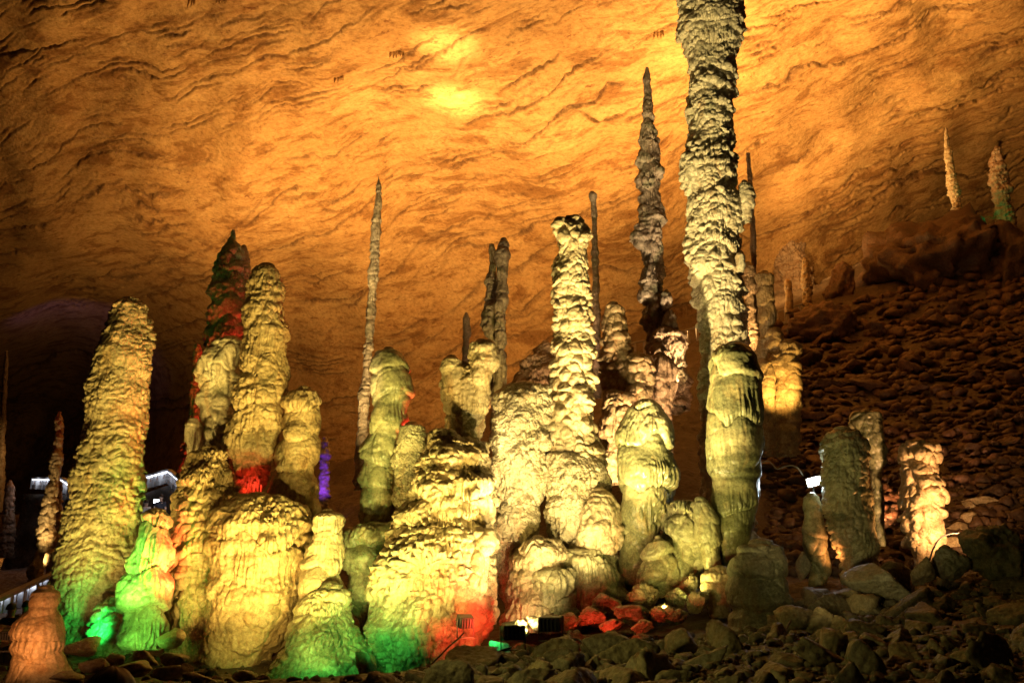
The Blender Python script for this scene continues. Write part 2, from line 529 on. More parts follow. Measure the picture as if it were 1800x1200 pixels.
def build_ceiling():
    us = np.concatenate([np.linspace(-700, -60, 50, endpoint=False), np.linspace(-60, 1860, 1060, endpoint=False), np.linspace(1860, 2500, 50)])
    vs = np.concatenate([np.linspace(-700, -40, 50, endpoint=False), np.linspace(-40, 840, 500, endpoint=False), np.linspace(840, 1000, 20)])
    U, Vv = np.meshgrid(us, vs)
    u, v = U.ravel(), Vv.ravel()
    D = ceil_depth(u, v)
    x = (u - 900) / FPX; y = (600 - v) / FPX
    t = D / (CT - y * ST)
    P = np.stack([x * t, D, EYE + t * (ST + y * CT)], 1)
    # beds of rock: stepped ledges along a tilted, warped direction, strength varying in patches
    q = np.stack([u / 100.0, v / 100.0, np.zeros_like(u)], 1).astype(np.float32)
    left = np.clip((900 - u) / 900, 0, 1)
    warp = (34 + 60 * left) * fbm(q * 0.36, 41, 2, 0.4) + 5 * fbm(q * 2.0, 43, 2) + 3.5 * fbm(q * 7.0, 44, 3)
    s = v + (0.40 - 0.10 * left) * u + warp
    along = np.stack([(u - 0.4 * v) / 100.0, s / 100.0, np.zeros_like(u)], 1).astype(np.float32)
    dz = np.zeros(len(u), np.float32)
    for lam, amp, sd, f, wd in ((210, 0.75, 51, 0.30, 5.0), (95, 0.34, 52, 0.45, 4.0)):
        ph = s / lam + 0.30 * perlin(along * np.array([f, f * 2.0, 1], np.float32) * 0.8, sd + 9)
        fr = ph - np.floor(ph)
        w = wd / lam
        saw = np.where(fr < 1 - w, (fr / (1 - w)) ** 1.6, (1 - fr) / w)
        msk = np.clip(-0.15 + 1.9 * fbm(along * np.array([f * 0.5, f * 1.0, 1], np.float32), sd, 3), 0, 1)
        dz += amp * msk * saw
    dz *= 0.72 - 0.4 * left
    crack_dark = np.zeros(len(u), np.float32)
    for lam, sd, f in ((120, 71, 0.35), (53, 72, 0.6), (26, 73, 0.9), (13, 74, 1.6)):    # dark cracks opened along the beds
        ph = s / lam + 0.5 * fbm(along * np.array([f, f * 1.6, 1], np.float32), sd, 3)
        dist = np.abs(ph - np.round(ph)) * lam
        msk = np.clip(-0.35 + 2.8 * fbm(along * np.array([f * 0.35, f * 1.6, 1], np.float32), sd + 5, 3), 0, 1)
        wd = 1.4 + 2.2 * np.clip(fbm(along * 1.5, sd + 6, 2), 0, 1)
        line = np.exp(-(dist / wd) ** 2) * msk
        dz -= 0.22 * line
        crack_dark = np.maximum(crack_dark, np.exp(-(dist / (wd * (1.9 if lam > 50 else 1.3))) ** 2) * msk)  # mask that darkens the base colour along each crack
    dz += 0.06 * fbm(along * np.array([0.8, 1.3, 1], np.float32), 61, 3)
    rid = np.abs(fbm(along * np.array([1.6, 5.0, 1], np.float32), 62, 4))
    dz += 0.04 * rid
    f1, f2, _, val = worley(along * np.array([1.1, 3.2, 1], np.float32) + 0.35 * fbm(q * 3.3, 66, 3)[:, None], 67)
    dz += 0.06 * (val - 0.6) * np.clip((f2 - f1) * 7, 0, 1)             # broken plates
    dz += 1.4 * fbm(q * 0.35, 63, 3)
    sc = (t / 70.0)
    P[:, 2] -= dz * sc * 1.0
    P[:, 1] -= dz * sc * 0.45
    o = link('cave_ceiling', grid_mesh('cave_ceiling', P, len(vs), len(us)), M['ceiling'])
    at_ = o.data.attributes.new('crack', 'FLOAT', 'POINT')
    at_.data.foreach_set('value', crack_dark.astype(np.float32))
    tag(o, kind='structure')


build_ceiling()

# ------------------------------------------------------------------ stalagmites
STY = {
    #          lumps: size, height     second octave       tiers: length, depth   flutes: spacing, depth   slow bulge   fine
    'shingle': dict(c1=0.20, a1=0.12, c2=0.11, a2=0.05, L=0.75, at=0.06, fs=0.10, fa=0.05, big=0.12, fine=0.014, zs=1.2),
    'cauli':   dict(c1=0.26, a1=0.18, c2=0.14, a2=0.075, L=0.66, at=0.10, fs=0.09, fa=0.10, big=0.12, fine=0.014, zs=1.05),
    'knob':    dict(c1=0.32, a1=0.24, c2=0.18, a2=0.06, L=0.70, at=0.03, fs=0.2, fa=0.02, big=0.10, fine=0.008, zs=1.05),
    'smooth':  dict(c1=0.75, a1=0.11, c2=0.17, a2=0.02, L=0.72, at=0.10, fs=0.09, fa=0.06, big=0.14, fine=0.010, zs=1.2),
    'pillar':  dict(c1=0.80, a1=0.03, c2=0.20, a2=0.015, L=1.00, at=0.08, fs=0.09, fa=0.09, big=0.08, fine=0.008, zs=0.8),
    'drape':   dict(c1=0.42, a1=0.14, c2=0.16, a2=0.045, L=0.80, at=0.13, fs=0.10, fa=0.14, big=0.20, fine=0.012, zs=0.8),
    'rough':   dict(c1=0.21, a1=0.13, c2=0.105, a2=0.055, L=0.80, at=0.09, fs=0.09, fa=0.09, big=0.18, fine=0.014, zs=1.0),
    'cone':    dict(c1=0.19, a1=0.14, c2=0.10, a2=0.055, L=0.70, at=0.08, fs=0.09, fa=0.10, big=0.22, fine=0.016, zs=1.05),
    'drum':    dict(c1=0.26, a1=0.10, c2=0.12, a2=0.045, L=1.20, at=0.07, fs=0.11, fa=0.13, big=0.20, fine=0.014, zs=0.8),
    'wet':     dict(c1=0.17, a1=0.085, c2=0.085, a2=0.045, L=1.20, at=0.09, fs=0.09, fa=0.10, big=0.14, fine=0.016, zs=0.8),
    'bark':    dict(c1=0.24, a1=0.15, c2=0.11, a2=0.07, L=0.80, at=0.10, fs=0.08, fa=0.22, big=0.22, fine=0.02, zs=0.5),
    'spire':   dict(c1=0.22, a1=0.15, c2=0.10, a2=0.07, L=0.55, at=0.07, fs=0.10, fa=0.05, big=0.14, fine=0.016, zs=1.0),
}


def stal_mesh(name, rows, Y, style, seed, k=1.0, px_step=1.5):
    """a flowstone body whose outline follows rows (y, left, right) at distance Y; k scales its relief"""
    st = STY[style]
    rows = np.array(rows, float)
    A = np.array([at(r[1], r[0], Y) for r in rows])
    B = np.array([at(r[2], r[0], Y) for r in rows])
    cx, cz, rr = (A[:, 0] + B[:, 0]) / 2, (A[:, 2] + B[:, 2]) / 2, (B[:, 0] - A[:, 0]) / 2
    zz = cz[::-1]; xx = cx[::-1]; rad = rr[::-1]                        # bottom to top
    n0 = 400
    zs = np.linspace(zz[0], zz[-1], n0)
    xs = np.interp(zs, zz, xx); rs = np.interp(zs, zz, rad)
    ker = np.hanning(9); ker /= ker.sum()
    pad = lambda a: np.convolve(np.concatenate([np.full(4, a[0]), a, np.full(4, a[-1])]), ker, 'valid')
    xs, rs = pad(xs), pad(rs)
    wz = np.stack([zs * 0.9, np.full(n0, seed * 1.7), np.zeros(n0)], 1)
    wv = 1.0 if style in ('spire', 'bark') else 0.3
    xs = xs + wv * 0.16 * np.minimum(rs, 0.5) * fbm(wz * 1.6, seed, 2)
    rs = rs * (1 + wv * 0.12 * fbm(wz * 2.3, seed + 1, 3))
    # rounded cap closing the top
    rt = rs[-1]; cap = np.linspace(0, 1, 14)[1:] * np.pi / 2
    zs = np.concatenate([zs, zs[-1] + 0.42 * rt * np.sin(cap)])
    xs = np.concatenate([xs, np.full(13, xs[-1])])
    rs = np.concatenate([rs, rt * np.cos(cap)]); rs[-1] = 0.0
    ds = np.concatenate([[0], np.cumsum(np.hypot(np.diff(zs), np.diff(rs)))])
    pxm = Y / FPX                                                      # metres per photo pixel
    step = px_step * pxm
    nr = int(np.clip(ds[-1] / step, 24, 1100))
    sl = np.linspace(0, ds[-1], nr)
    z = np.interp(sl, ds, zs); x = np.interp(sl, ds, xs); r = np.interp(sl, ds, rs)
    nc = int(np.clip(4.6 * r.max() / step, 28, 420))
    tt = np.linspace(-np.pi, np.pi, nc, endpoint=False)
    th = -np.pi / 2 + tt - 0.38 * np.sin(tt)                           # more vertices on the side that faces the path
    dr = np.gradient(r, sl); dzz = np.gradient(z, sl)
    nrm = np.hypot(dr, dzz) + 1e-9
    nh, nv = dzz / nrm, -dr / nrm
    c, s = np.cos(th)[None, :], np.sin(th)[None, :]
    P = np.stack([x[:, None] + r[:, None] * c, Y + r[:, None] * s, np.broadcast_to(z[:, None], (nr, nc))], -1).reshape(-1, 3)
    Nn = np.stack([nh[:, None] * c, nh[:, None] * s, np.broadcast_to(nv[:, None], (nr, nc))], -1).reshape(-1, 3)
    rv = np.repeat(r, nc).astype(np.float32)
    p = P.astype(np.float32) + seed * 7.31
    kk = np.clip(rv / 0.42, 0.30, 1.0) * k                              # thin bodies and tips carry finer relief
    # slow bulges
    d = st['big'] * fbm(p * 1.1, seed, 2) * kk
    wig = 0.10 * fbm(p * 2.0, seed + 3, 2)[:, None]
    # tiers: each hangs out at its lower lip and draws in above
    L = st['L']
    ph = p[:, 2] / L + 0.55 * fbm(p * np.array([0.9, 0.9, 0.35], np.float32), seed + 5, 2) + 0.12 * perlin(p * 2.4, seed + 6)
    ti = np.floor(ph); fr = ph - ti
    amp = 0.45 + 0.75 * np.clip(0.5 + perlin(np.stack([p[:, 0] * 0.8, p[:, 1] * 0.8, ti * 3.7], 1), seed + 8), 0, 1)
    prof = np.where(fr < 0.16, np.sin(fr / 0.16 * np.pi / 2), np.cos((fr - 0.16) / 0.84 * np.pi / 2) ** 0.8) - 0.5
    d = d + st['at'] * kk * amp * prof
    # lumps like overlapping scales, fuller towards their lower edge
    q = (p + wig) * np.array([1, 1, st['zs']], np.float32)
    f1, f2, dzc, val = worley(q / st['c1'], seed + 21)
    crease = np.clip((f2 - f1) / 0.16, 0, 1)
    dome = np.sqrt(np.clip(1 - (f1 / 0.66) ** 2, 0, 1)) * np.sqrt(crease * (2 - crease))
    lump = dome * val * np.clip(0.85 - 0.3 * dzc, 0.5, 1.15)
    lm = np.clip(0.70 + 0.8 * fbm(p * 0.9, seed + 12, 2), 0.15, 1.15)
    d = d + st['a1'] * kk * lump * lm * 1.25
    f1, f2, dzc2, val2 = worley((q + 0.03 * lump[:, None]) / st['c2'], seed + 22)
    cr2 = np.clip((f2 - f1) / 0.16, 0, 1)
    dome2 = np.sqrt(np.clip(1 - (f1 / 0.66) ** 2, 0, 1)) * np.sqrt(cr2 * (2 - cr2)) * val2
    d = d + st['a2'] * kk * dome2 * np.clip(0.55 + 0.9 * perlin(p * 1.3, seed + 13), 0.1, 1.2)
    # flutes (drip ribs) below each lip
    fl = np.abs(perlin(p / np.array([st['fs'], st['fs'], st['fs'] * 9], np.float32), seed + 31))
    fm = np.clip(0.2 + 1.5 * perlin(p * np.array([0.8, 0.8, 0.8], np.float32), seed + 32), 0, 1) * np.clip(1.25 - fr * 1.2, 0.1, 1)
    d = d - st['fa'] * kk * (1 - np.clip(fl * 2.2, 0, 1)) * fm * 1.3
    d = d + st['fine'] * kk * fbm(p * 9.0, seed + 41, 2)
    d = d - 0.8 * d.mean()
    topf = np.clip((z[-1] - P[:, 2]) / (0.5 * max(rt, 0.12)), 0.0, 1.0)
    topf = 0.25 + 0.75 * topf
    d = d * topf
    out = P + Nn * d[:, None]
    out[:, 2] -= (0.30 * st['a1'] * kk * lump * lm * topf)               # scales sag and overhang
    rt_i = slice((nr - 1) * nc, nr * nc)
    out[rt_i] = out[rt_i].mean(0)
    return out, nr, nc


def stal_part(name, rows, Y, style, mat, seed, parent=None, origin=None, k=1.0):
    V, nr, nc = stal_mesh(name, rows, Y, style, seed, k)
    if origin is not None:
        V = V - np.array(origin)[None, :]
    me = grid_mesh(name, V, nr, nc, wrap=True)
    return link(name, me, M[mat], parent)


_seed = [100]


def stal(name, label, cat, Y, rows, style='smooth', mat='cream', parts=(), group=None, k=1.0):
    """one stalagmite: a single mesh, or an Empty with its shaft and side bodies; parts = (part name, Y, rows, style, mat, label)"""
    _seed[0] += 1
    sd = _seed[0]
    base = at((rows[-1][1] + rows[-1][2]) / 2, rows[-1][0], Y)
    if not parts:
        o = stal_part(name, rows, Y, style, mat, sd, None, base, k)
        o.location = Vector([float(a) for a in base])
        return tag(o, label, cat, group)
    e = empty(name, base, label, cat, group)
    stal_part('shaft', rows, Y, style, mat, sd, e, base, k)
    for i, pt in enumerate(parts):
        o = stal_part(pt[0], pt[2], pt[1], pt[3], pt[4], sd * 3 + i + 1, e, base, k)
        if len(pt) > 5:
            o['label'] = pt[5]
    return e


def fringe(parent, pts, Y, lens, rad, mat, seed, label=None):
    """a row of small drip cones hanging from pixel points"""
    r = random.Random(seed)
    bm = bmesh.new()
    org = np.array(parent.location) if parent is not None else np.zeros(3)
    for (px, py) in pts:
        a = at(px, py, Y) - org
        l = r.uniform(*lens); w = r.uniform(*rad)
        n = 7
        prev = None
        for i in range(7):
            f = i / 6
            rr = w * (1 - f) ** 0.7 * (1 + 0.2 * math.sin(i * 2.1 + px))
            ring = [bm.verts.new((a[0] + rr * math.cos(t * 2 * math.pi / n) + 0.01 * math.sin(3 * f + px), a[1] + rr * math.sin(t * 2 * math.pi / n), a[2] + 0.04 - l * f)) for t in range(n)]
            if prev:
                for t in range(n):
                    bm.faces.new((prev[t], prev[(t + 1) % n], ring[(t + 1) % n], ring[t]))
            prev = ring
    o = bm_obj('drip_fringe', bm, M[mat], parent, smooth=True)
    if label: o['label'] = label
    return o


G_FRONT = 'stalagmites of the lit front cluster'
G_SPIRE = 'thin tall spires rising behind the front cluster'
G_FARLEFT = 'small stalagmites by the left walkway'
G_RIGHT = 'stalagmites at the foot of the scree slope'
G_CREST = 'small lit stalagmites along the dark crest'

# --- left side
stal('stalagmite', 'broad scaly leaning stalagmite with dark flat top, green lit at its foot', 'stalagmite', 22,
     [(530, 214, 248), (538, 204, 258), (560, 194, 263), (600, 180, 265), (620, 169, 264), (660, 166, 265), (700, 160, 263), (760, 150, 252), (800, 143, 250),
      (850, 132, 246), (900, 122, 243), (950, 112, 240), (1000, 106, 235), (1050, 103, 225), (1100, 105, 225), (1150, 100, 230)], 'shingle', 'cream',
     parts=[('base_lobe', 20.9, [(1052, 190, 225), (1065, 180, 236), (1090, 172, 240), (1120, 165, 245), (1150, 160, 248)], 'rough', 'mossy')], group=G_FRONT)
stal('stalagmite', 'short bell shaped stalagmite lit green on one side and red on the other', 'stalagmite', 19.2,
     [(898, 262, 290), (906, 251, 297), (930, 247, 300), (960, 238, 298), (990, 222, 296), (1020, 211, 292), (1050, 210, 289), (1080, 216, 288), (1110, 222, 290), (1140, 220, 292)], 'drape', 'cream', group=G_FRONT)
stal('stalagmite', 'small orange lit stalagmite of stacked bells beside the stair railing', 'stalagmite', 16.5,
     [(1033, 66, 96), (1040, 57, 105), (1056, 54, 107), (1066, 55, 104), (1080, 44, 106), (1098, 33, 108), (1112, 30, 109), (1125, 38, 109), (1145, 30, 113), (1170, 22, 122), (1195, 14, 132), (1225, 5, 140)], 'smooth', 'ochre', k=0.7)
stal('stalagmite', 'dark pointed stalagmite with red lit ledges behind the twin yellow columns', 'stalagmite', 30,
     [(405, 406, 414), (412, 403, 416), (425, 399, 418), (450, 388, 422), (480, 379, 428), (520, 371, 432), (580, 363, 436), (650, 356, 438), (740, 345, 440), (900, 335, 440)], 'rough', 'greyspire',
     parts=[('shoulder', 30.5, [(432, 424, 434), (440, 419, 437), (480, 418, 438), (560, 416, 440), (700, 414, 442)], 'rough', 'brown'),
            ('base_lobe', 29, [(606, 343, 352), (625, 340, 358), (680, 337, 362), (740, 333, 366), (800, 322, 362), (870, 314, 356)], 'rough', 'brown')], k=1.3)
stal('stalagmite', 'narrow tiered stalagmite of bulging rings with dark rounded cap', 'stalagmite', 22.4,
     [(595, 400, 420), (603, 387, 425), (620, 364, 426), (640, 359, 421), (668, 356, 416), (680, 360, 420), (705, 353, 414), (716, 358, 408), (735, 354, 412), (760, 350, 412), (775, 348, 400), (790, 338, 404), (830, 332, 402), (870, 330, 400)], 'drape', 'pale',
     parts=[('side_knob', 22.0, [(738, 330, 350), (746, 324, 355), (775, 325, 356), (800, 331, 356), (840, 335, 356)], 'drape', 'pale')], group=G_FRONT)
e = stal('stalagmite', 'tall yellow column with black cap and red lit drip fringe at its lower end', 'stalagmite', 21.6,
         [(468, 456, 484), (475, 447, 491), (500, 440, 497), (512, 436, 499), (520, 438, 497), (560, 432, 502), (600, 428, 505), (640, 424, 505), (670, 420, 500), (700, 415, 500), (740, 408, 492), (780, 403, 484), (820, 402, 475), (850, 410, 465), (870, 418, 456), (930, 425, 450)], 'wet', 'ochre', group=G_FRONT)
e2 = fringe(None, [(418 + i * 3.4, 846 + 8 * math.sin(i * 1.7)) for i in range(13)], 21.25, (0.22, 0.42), (0.025, 0.05), 'pale', 5)
e2.parent = e
e2.matrix_parent_inverse = Matrix.Translation(-e.location)
stal('flowstone_mound', 'wide twin lobed golden mound carrying the tall yellow column', 'flowstone mound', 20.9,
     [(788, 355, 383), (796, 340, 400), (820, 328, 412), (850, 318, 424), (900, 306, 440), (950, 297, 450), (1000, 290, 450), (1050, 285, 446), (1090, 289, 440), (1130, 298, 430), (1170, 300, 425)], 'rough', 'ochre',
     parts=[('drum_lobe', 20.2, [(872, 440, 475), (878, 410, 500), (888, 390, 518), (902, 380, 528), (925, 376, 538), (960, 378, 544), (1000, 378, 544), (1040, 372, 535), (1080, 366, 522), (1120, 360, 500), (1150, 358, 475), (1180, 355, 460)], 'drum', 'ochre'),
            ('side_lobe', 20.6, [(872, 478, 500), (880, 470, 512), (900, 468, 522), (925, 468, 540), (940, 470, 545)], 'smooth', 'ochre')], group=G_FRONT)
stal('stalagmite', 'ochre stalagmite of stacked barrels standing on the shoulder of the twin lobed mound', 'stalagmite', 21.4,
     [(683, 522, 548), (690, 509, 557), (710, 500, 562), (728, 498, 563), (740, 499, 562), (790, 489, 560), (800, 487, 558), (830, 485, 557), (858, 477, 561), (880, 474, 561), (905, 480, 556), (930, 497, 545), (960, 500, 540)], 'smooth', 'ochre', group=G_FRONT)
stal('stalagmite', 'small tapering stalagmite with wide green lit skirt between the two golden mounds', 'stalagmite', 19.5,
     [(897, 566, 586), (902, 555, 595), (908, 549, 600), (930, 548, 600), (950, 546, 599), (958, 541, 602), (990, 537, 606), (1020, 533, 607), (1045, 533, 606), (1075, 535, 605), (1120, 535, 605)], 'smooth', 'cream',
     parts=[('skirt', 19.1, [(1030, 556, 604), (1045, 545, 610), (1070, 530, 616), (1095, 520, 622), (1120, 506, 634), (1150, 492, 646), (1185, 478, 658), (1230, 470, 670)], 'rough', 'mossy')], group=G_FRONT)
stal('stalagmite', 'violet lit slender stalagmite far off in the dark gap', 'stalagmite', 46,
     [(768, 567, 575), (780, 564, 577), (800, 562, 578), (830, 560, 577), (865, 557, 578), (900, 555, 580)], 'spire', 'pale', k=1.3)
stal('stalagmite', 'hair thin needle stalagmite tapering from the left of the red edged column', 'stalagmite', 29,
     [(310, 665, 667), (325, 662, 669), (350, 660, 671), (380, 656, 670), (430, 652, 668), (480, 648, 665), (540, 645, 661), (600, 642, 656), (660, 637, 651), (700, 631, 649), (760, 628, 646), (810, 624, 646), (860, 620, 648)], 'spire', 'cream', group=G_SPIRE, k=1.3)
stal('stalagmite', 'smooth domed yellow stalagmite with a bright red lit edge', 'stalagmite', 21.6,
     [(613, 674, 692), (619, 661, 707), (640, 652, 718), (660, 651, 722), (690, 651, 722), (712, 652, 716), (740, 648, 716), (755, 646, 704), (770, 642, 698), (800, 639, 694), (812, 641, 692), (850, 636, 692), (900, 633, 690), (935, 632, 690), (1000, 640, 690)], 'smooth', 'mossy',
     parts=[('foot_lobe', 20.9, [(925, 640, 682), (935, 612, 690), (950, 600, 692), (970, 598, 692), (1000, 607, 692), (1030, 618, 690), (1060, 630, 690), (1110, 640, 690)], 'drape', 'mossy'),
            ('side_column', 21.3, [(745, 714, 735), (752, 702, 748), (775, 696, 752), (810, 694, 748), (870, 694, 740), (930, 694, 740)], 'wet', 'wetcream')], group=G_FRONT)
stal('stalagmite', 'stubby two headed stalagmite seated on top of the great cone mound', 'stalagmite', 20.9,
     [(632, 786, 800), (640, 780, 822), (655, 782, 850), (675, 782, 858), (690, 783, 858), (710, 782, 856), (735, 780, 853), (755, 784, 850), (770, 790, 845), (810, 790, 845)], 'wet', 'cream',
     parts=[('head', 20.6, [(600, 836, 858), (605, 824, 870), (618, 819, 876), (640, 818, 875), (658, 821, 866), (680, 827, 858), (710, 832, 852)], 'rough', 'cream'),
            ('head', 20.6, [(627, 785, 803), (634, 776, 814), (648, 773, 820), (662, 778, 818), (680, 785, 812)], 'smooth', 'cream')], group=G_FRONT, k=0.8)
stal('flowstone_mound', 'great cone shaped knobbly mound lit yellow with red and green at its foot', 'flowstone mound', 19.6,
     [(762, 756, 800), (775, 748, 835), (800, 742, 850), (840, 735, 858), (870, 725, 861), (910, 705, 863), (950, 688, 864), (990, 667, 865), (1030, 656, 864), (1080, 648, 860), (1120, 648, 845), (1150, 655, 828), (1175, 662, 812), (1215, 665, 800)], 'cone', 'cream',
     parts=[('shoulder_lobe', 20.0, [(772, 815, 840), (780, 800, 856), (800, 795, 862), (825, 800, 862), (850, 805, 862)], 'drape', 'cream'),
            ('shoulder_lobe', 19.2, [(838, 800, 840), (850, 780, 858), (880, 770, 864), (910, 775, 864), (935, 790, 862)], 'drape', 'cream'),
            ('shoulder_lobe', 18.9, [(925, 825, 850), (935, 815, 862), (955, 815, 864), (985, 818, 864), (1040, 820, 864), (1110, 805, 850), (1150, 800, 835)], 'drape', 'cream')], group=G_FRONT, k=1.1)
stal('stalagmite', 'pair of fused weathered grey spires behind the two headed stalagmite', 'stalagmite', 31,
     [(430, 860, 868), (440, 857, 872), (500, 854, 874), (560, 852, 880), (620, 856, 884), (690, 862, 888), (760, 862, 888)], 'bark', 'greyspire',
     parts=[('second_spire', 30.6, [(420, 880, 891), (430, 875, 895), (500, 872, 893), (540, 868, 890), (600, 866, 888), (680, 864, 888), (760, 864, 888)], 'bark', 'greyspire')], group=G_SPIRE)
stal('stalagmite', 'little banded spire peeping up left of the fused grey spires', 'stalagmite', 36,
     [(550, 817, 822), (560, 814, 825), (585, 814, 827), (610, 813, 826), (660, 811, 825), (720, 810, 826)], 'spire', 'greyspire', group=G_SPIRE)
stal('stalagmite', 'glistening wet stout stalagmite right of the great cone mound', 'stalagmite', 21.6,
     [(680, 908, 950), (684, 888, 962), (700, 872, 965), (715, 870, 964), (740, 867, 963), (780, 862, 962), (850, 858, 957), (900, 860, 950), (940, 865, 945), (980, 868, 935), (1020, 872, 925), (1060, 880, 918), (1100, 890, 912)], 'wet', 'wetcream',
     parts=[('base_lobe', 20.7, [(945, 932, 958), (955, 915, 975), (980, 900, 992), (1010, 893, 1000), (1040, 890, 1008), (1075, 886, 1015), (1110, 885, 1020)], 'drum', 'cream'),
            ('base_lobe', 20.2, [(1000, 955, 985), (1010, 945, 1000), (1035, 940, 1010), (1060, 938, 1015), (1100, 935, 1020)], 'drum', 'mossy')], group=G_FRONT, k=1.3)
stal('stalagmite', 'tall knobbly stalagmite of pale nodules on a glowing white hot base', 'stalagmite', 21.8,
     [(390, 988, 1028), (397, 979, 1036), (410, 977, 1036), (440, 977, 1036), (480, 974, 1036), (520, 976, 1033), (560, 973, 1036), (600, 975, 1039), (640, 971, 1037), (680, 970, 1040), (720, 963, 1045), (760, 961, 1048), (800, 960, 1055), (850, 962, 1066)], 'knob', 'cream',
     parts=[('base', 21.6, [(796, 985, 1030), (808, 970, 1052), (830, 964, 1068), (870, 962, 1076), (920, 963, 1082), (960, 968, 1086), (1000, 974, 1086), (1050, 978, 1090), (1100, 980, 1098)], 'wet', 'wetcream'),
            ('base_lobe', 21.0, [(862, 1035, 1065), (870, 1027, 1078), (890, 1018, 1086), (930, 1012, 1088), (955, 1012, 1088), (975, 1022, 1080)], 'drum', 'cream'),
            ('base_lobe', 20.9, [(978, 990, 1060), (986, 978, 1082), (1010, 980, 1090), (1040, 984, 1092), (1090, 985, 1096)], 'drape', 'mossy')], group=G_FRONT)
stal('stalagmite', 'thin twisted rod with a crooked tip close behind the knobbly tall stalagmite', 'stalagmite', 33,
     [(338, 1037, 1044), (343, 1035, 1049), (352, 1038, 1049), (400, 1040, 1050), (460, 1041, 1052), (520, 1041, 1054), (580, 1042, 1055), (640, 1043, 1056), (700, 1043, 1058)], 'spire', 'greyspire', group=G_SPIRE)
stal('stalagmite', 'cluster of warm bright lumps with one domed finger, behind the dark mossy column', 'stalagmite cluster', 27,
     [(533, 1070, 1088), (540, 1061, 1096), (570, 1057, 1102), (600, 1058, 1105), (640, 1055, 1108), (660, 1052, 1114), (700, 1060, 1112), (740, 1062, 1114), (800, 1060, 1110), (850, 1060, 1110)], 'knob', 'ochre',
     parts=[('lobe', 26.6, [(622, 1110, 1132), (630, 1104, 1146), (670, 1098, 1150), (720, 1096, 1150), (780, 1090, 1140), (850, 1080, 1130)], 'knob', 'ochre'),
            ('lobe', 27.2, [(622, 1152, 1172), (632, 1143, 1185), (670, 1140, 1189), (700, 1142, 1187), (730, 1150, 1182), (790, 1150, 1178), (850, 1150, 1175)], 'drape', 'brown'),
            ('lobe', 26.2, [(690, 1064, 1090), (705, 1056, 1112), (740, 1058, 1118), (790, 1064, 1110), (850, 1066, 1105)], 'drape', 'ochre')])
stal('stalagmite', 'dark barky spire with ragged flutes left of the giant column', 'stalagmite', 30,
     [(120, 1133, 1141), (150, 1131, 1144), (198, 1129, 1149), (204, 1127, 1153), (250, 1125, 1157), (300, 1125, 1158), (350, 1123, 1160), (400, 1121, 1163), (440, 1125, 1164), (480, 1130, 1164), (520, 1131, 1164), (560, 1133, 1172), (600, 1137, 1182), (640, 1145, 1195), (720, 1150, 1205)], 'bark', 'greyspire',
     parts=[('side_knob', 29.4, [(510, 1168, 1176), (516, 1162, 1179), (535, 1160, 1178), (548, 1163, 1174)], 'bark', 'greyspire'),
            ('side_knob', 29.3, [(546, 1172, 1183), (552, 1166, 1188), (575, 1166, 1189), (592, 1170, 1186)], 'bark', 'greyspire'),
            ('base_lobe', 29.2, [(580, 1160, 1185), (592, 1152, 1198), (620, 1152, 1206), (660, 1155, 1212), (720, 1155, 1215)], 'bark', 'brown')], group=G_SPIRE, k=1.3)
stal('stalagmite', 'squat algae green stalagmite glossy on top, fluted at the waist', 'stalagmite', 21.1,
     [(708, 1118, 1150), (715, 1104, 1165), (740, 1094, 1178), (765, 1088, 1181), (800, 1086, 1184), (830, 1085, 1190), (858, 1088, 1187), (880, 1090, 1178), (905, 1087, 1165), (930, 1090, 1160), (960, 1088, 1156), (1000, 1092, 1150), (1060, 1095, 1180)], 'pillar', 'pillaralgae',
     parts=[('base_lobe', 20.8, [(888, 1180, 1225), (897, 1163, 1236), (915, 1156, 1240), (945, 1158, 1240), (985, 1166, 1240), (1040, 1168, 1236)], 'drape', 'mossy'),
            ('base_lobe', 20.4, [(943, 1148, 1165), (952, 1136, 1176), (980, 1130, 1186), (1010, 1124, 1192), (1050, 1118, 1200)], 'smooth', 'mossy')], group=G_FRONT, k=1.4)
gc = stal('stalagmite', 'giant cream column of overlapping scales rising out of the top of the picture', 'stalagmite', 24,
     [(-330, 1212, 1285), (-300, 1200, 1296), (-120, 1188, 1308), (-40, 1194, 1308), (0, 1196, 1304), (40, 1197, 1307), (65, 1199, 1303), (95, 1208, 1292), (150, 1211, 1287), (200, 1212, 1288), (250, 1213, 1288), (270, 1203, 1290), (310, 1199, 1292), (330, 1206, 1294), (345, 1213, 1292),
      (355, 1212, 1310), (385, 1211, 1305), (410, 1211, 1300), (450, 1213, 1302), (500, 1217, 1304), (550, 1223, 1308), (600, 1231, 1314), (640, 1236, 1316), (700, 1234, 1316), (760, 1232, 1318), (850, 1232, 1322), (1000, 1232, 1325)], 'cauli', 'pale',
     parts=[('side_knob', 23.6, [(318, 1304, 1314), (324, 1299, 1321), (345, 1298, 1325), (370, 1302, 1323), (390, 1304, 1318)], 'rough', 'pale'),
            ('side_knob', 23.4, [(445, 1296, 1304), (450, 1292, 1309), (465, 1292, 1310), (480, 1294, 1306)], 'rough', 'pale')], k=0.95)
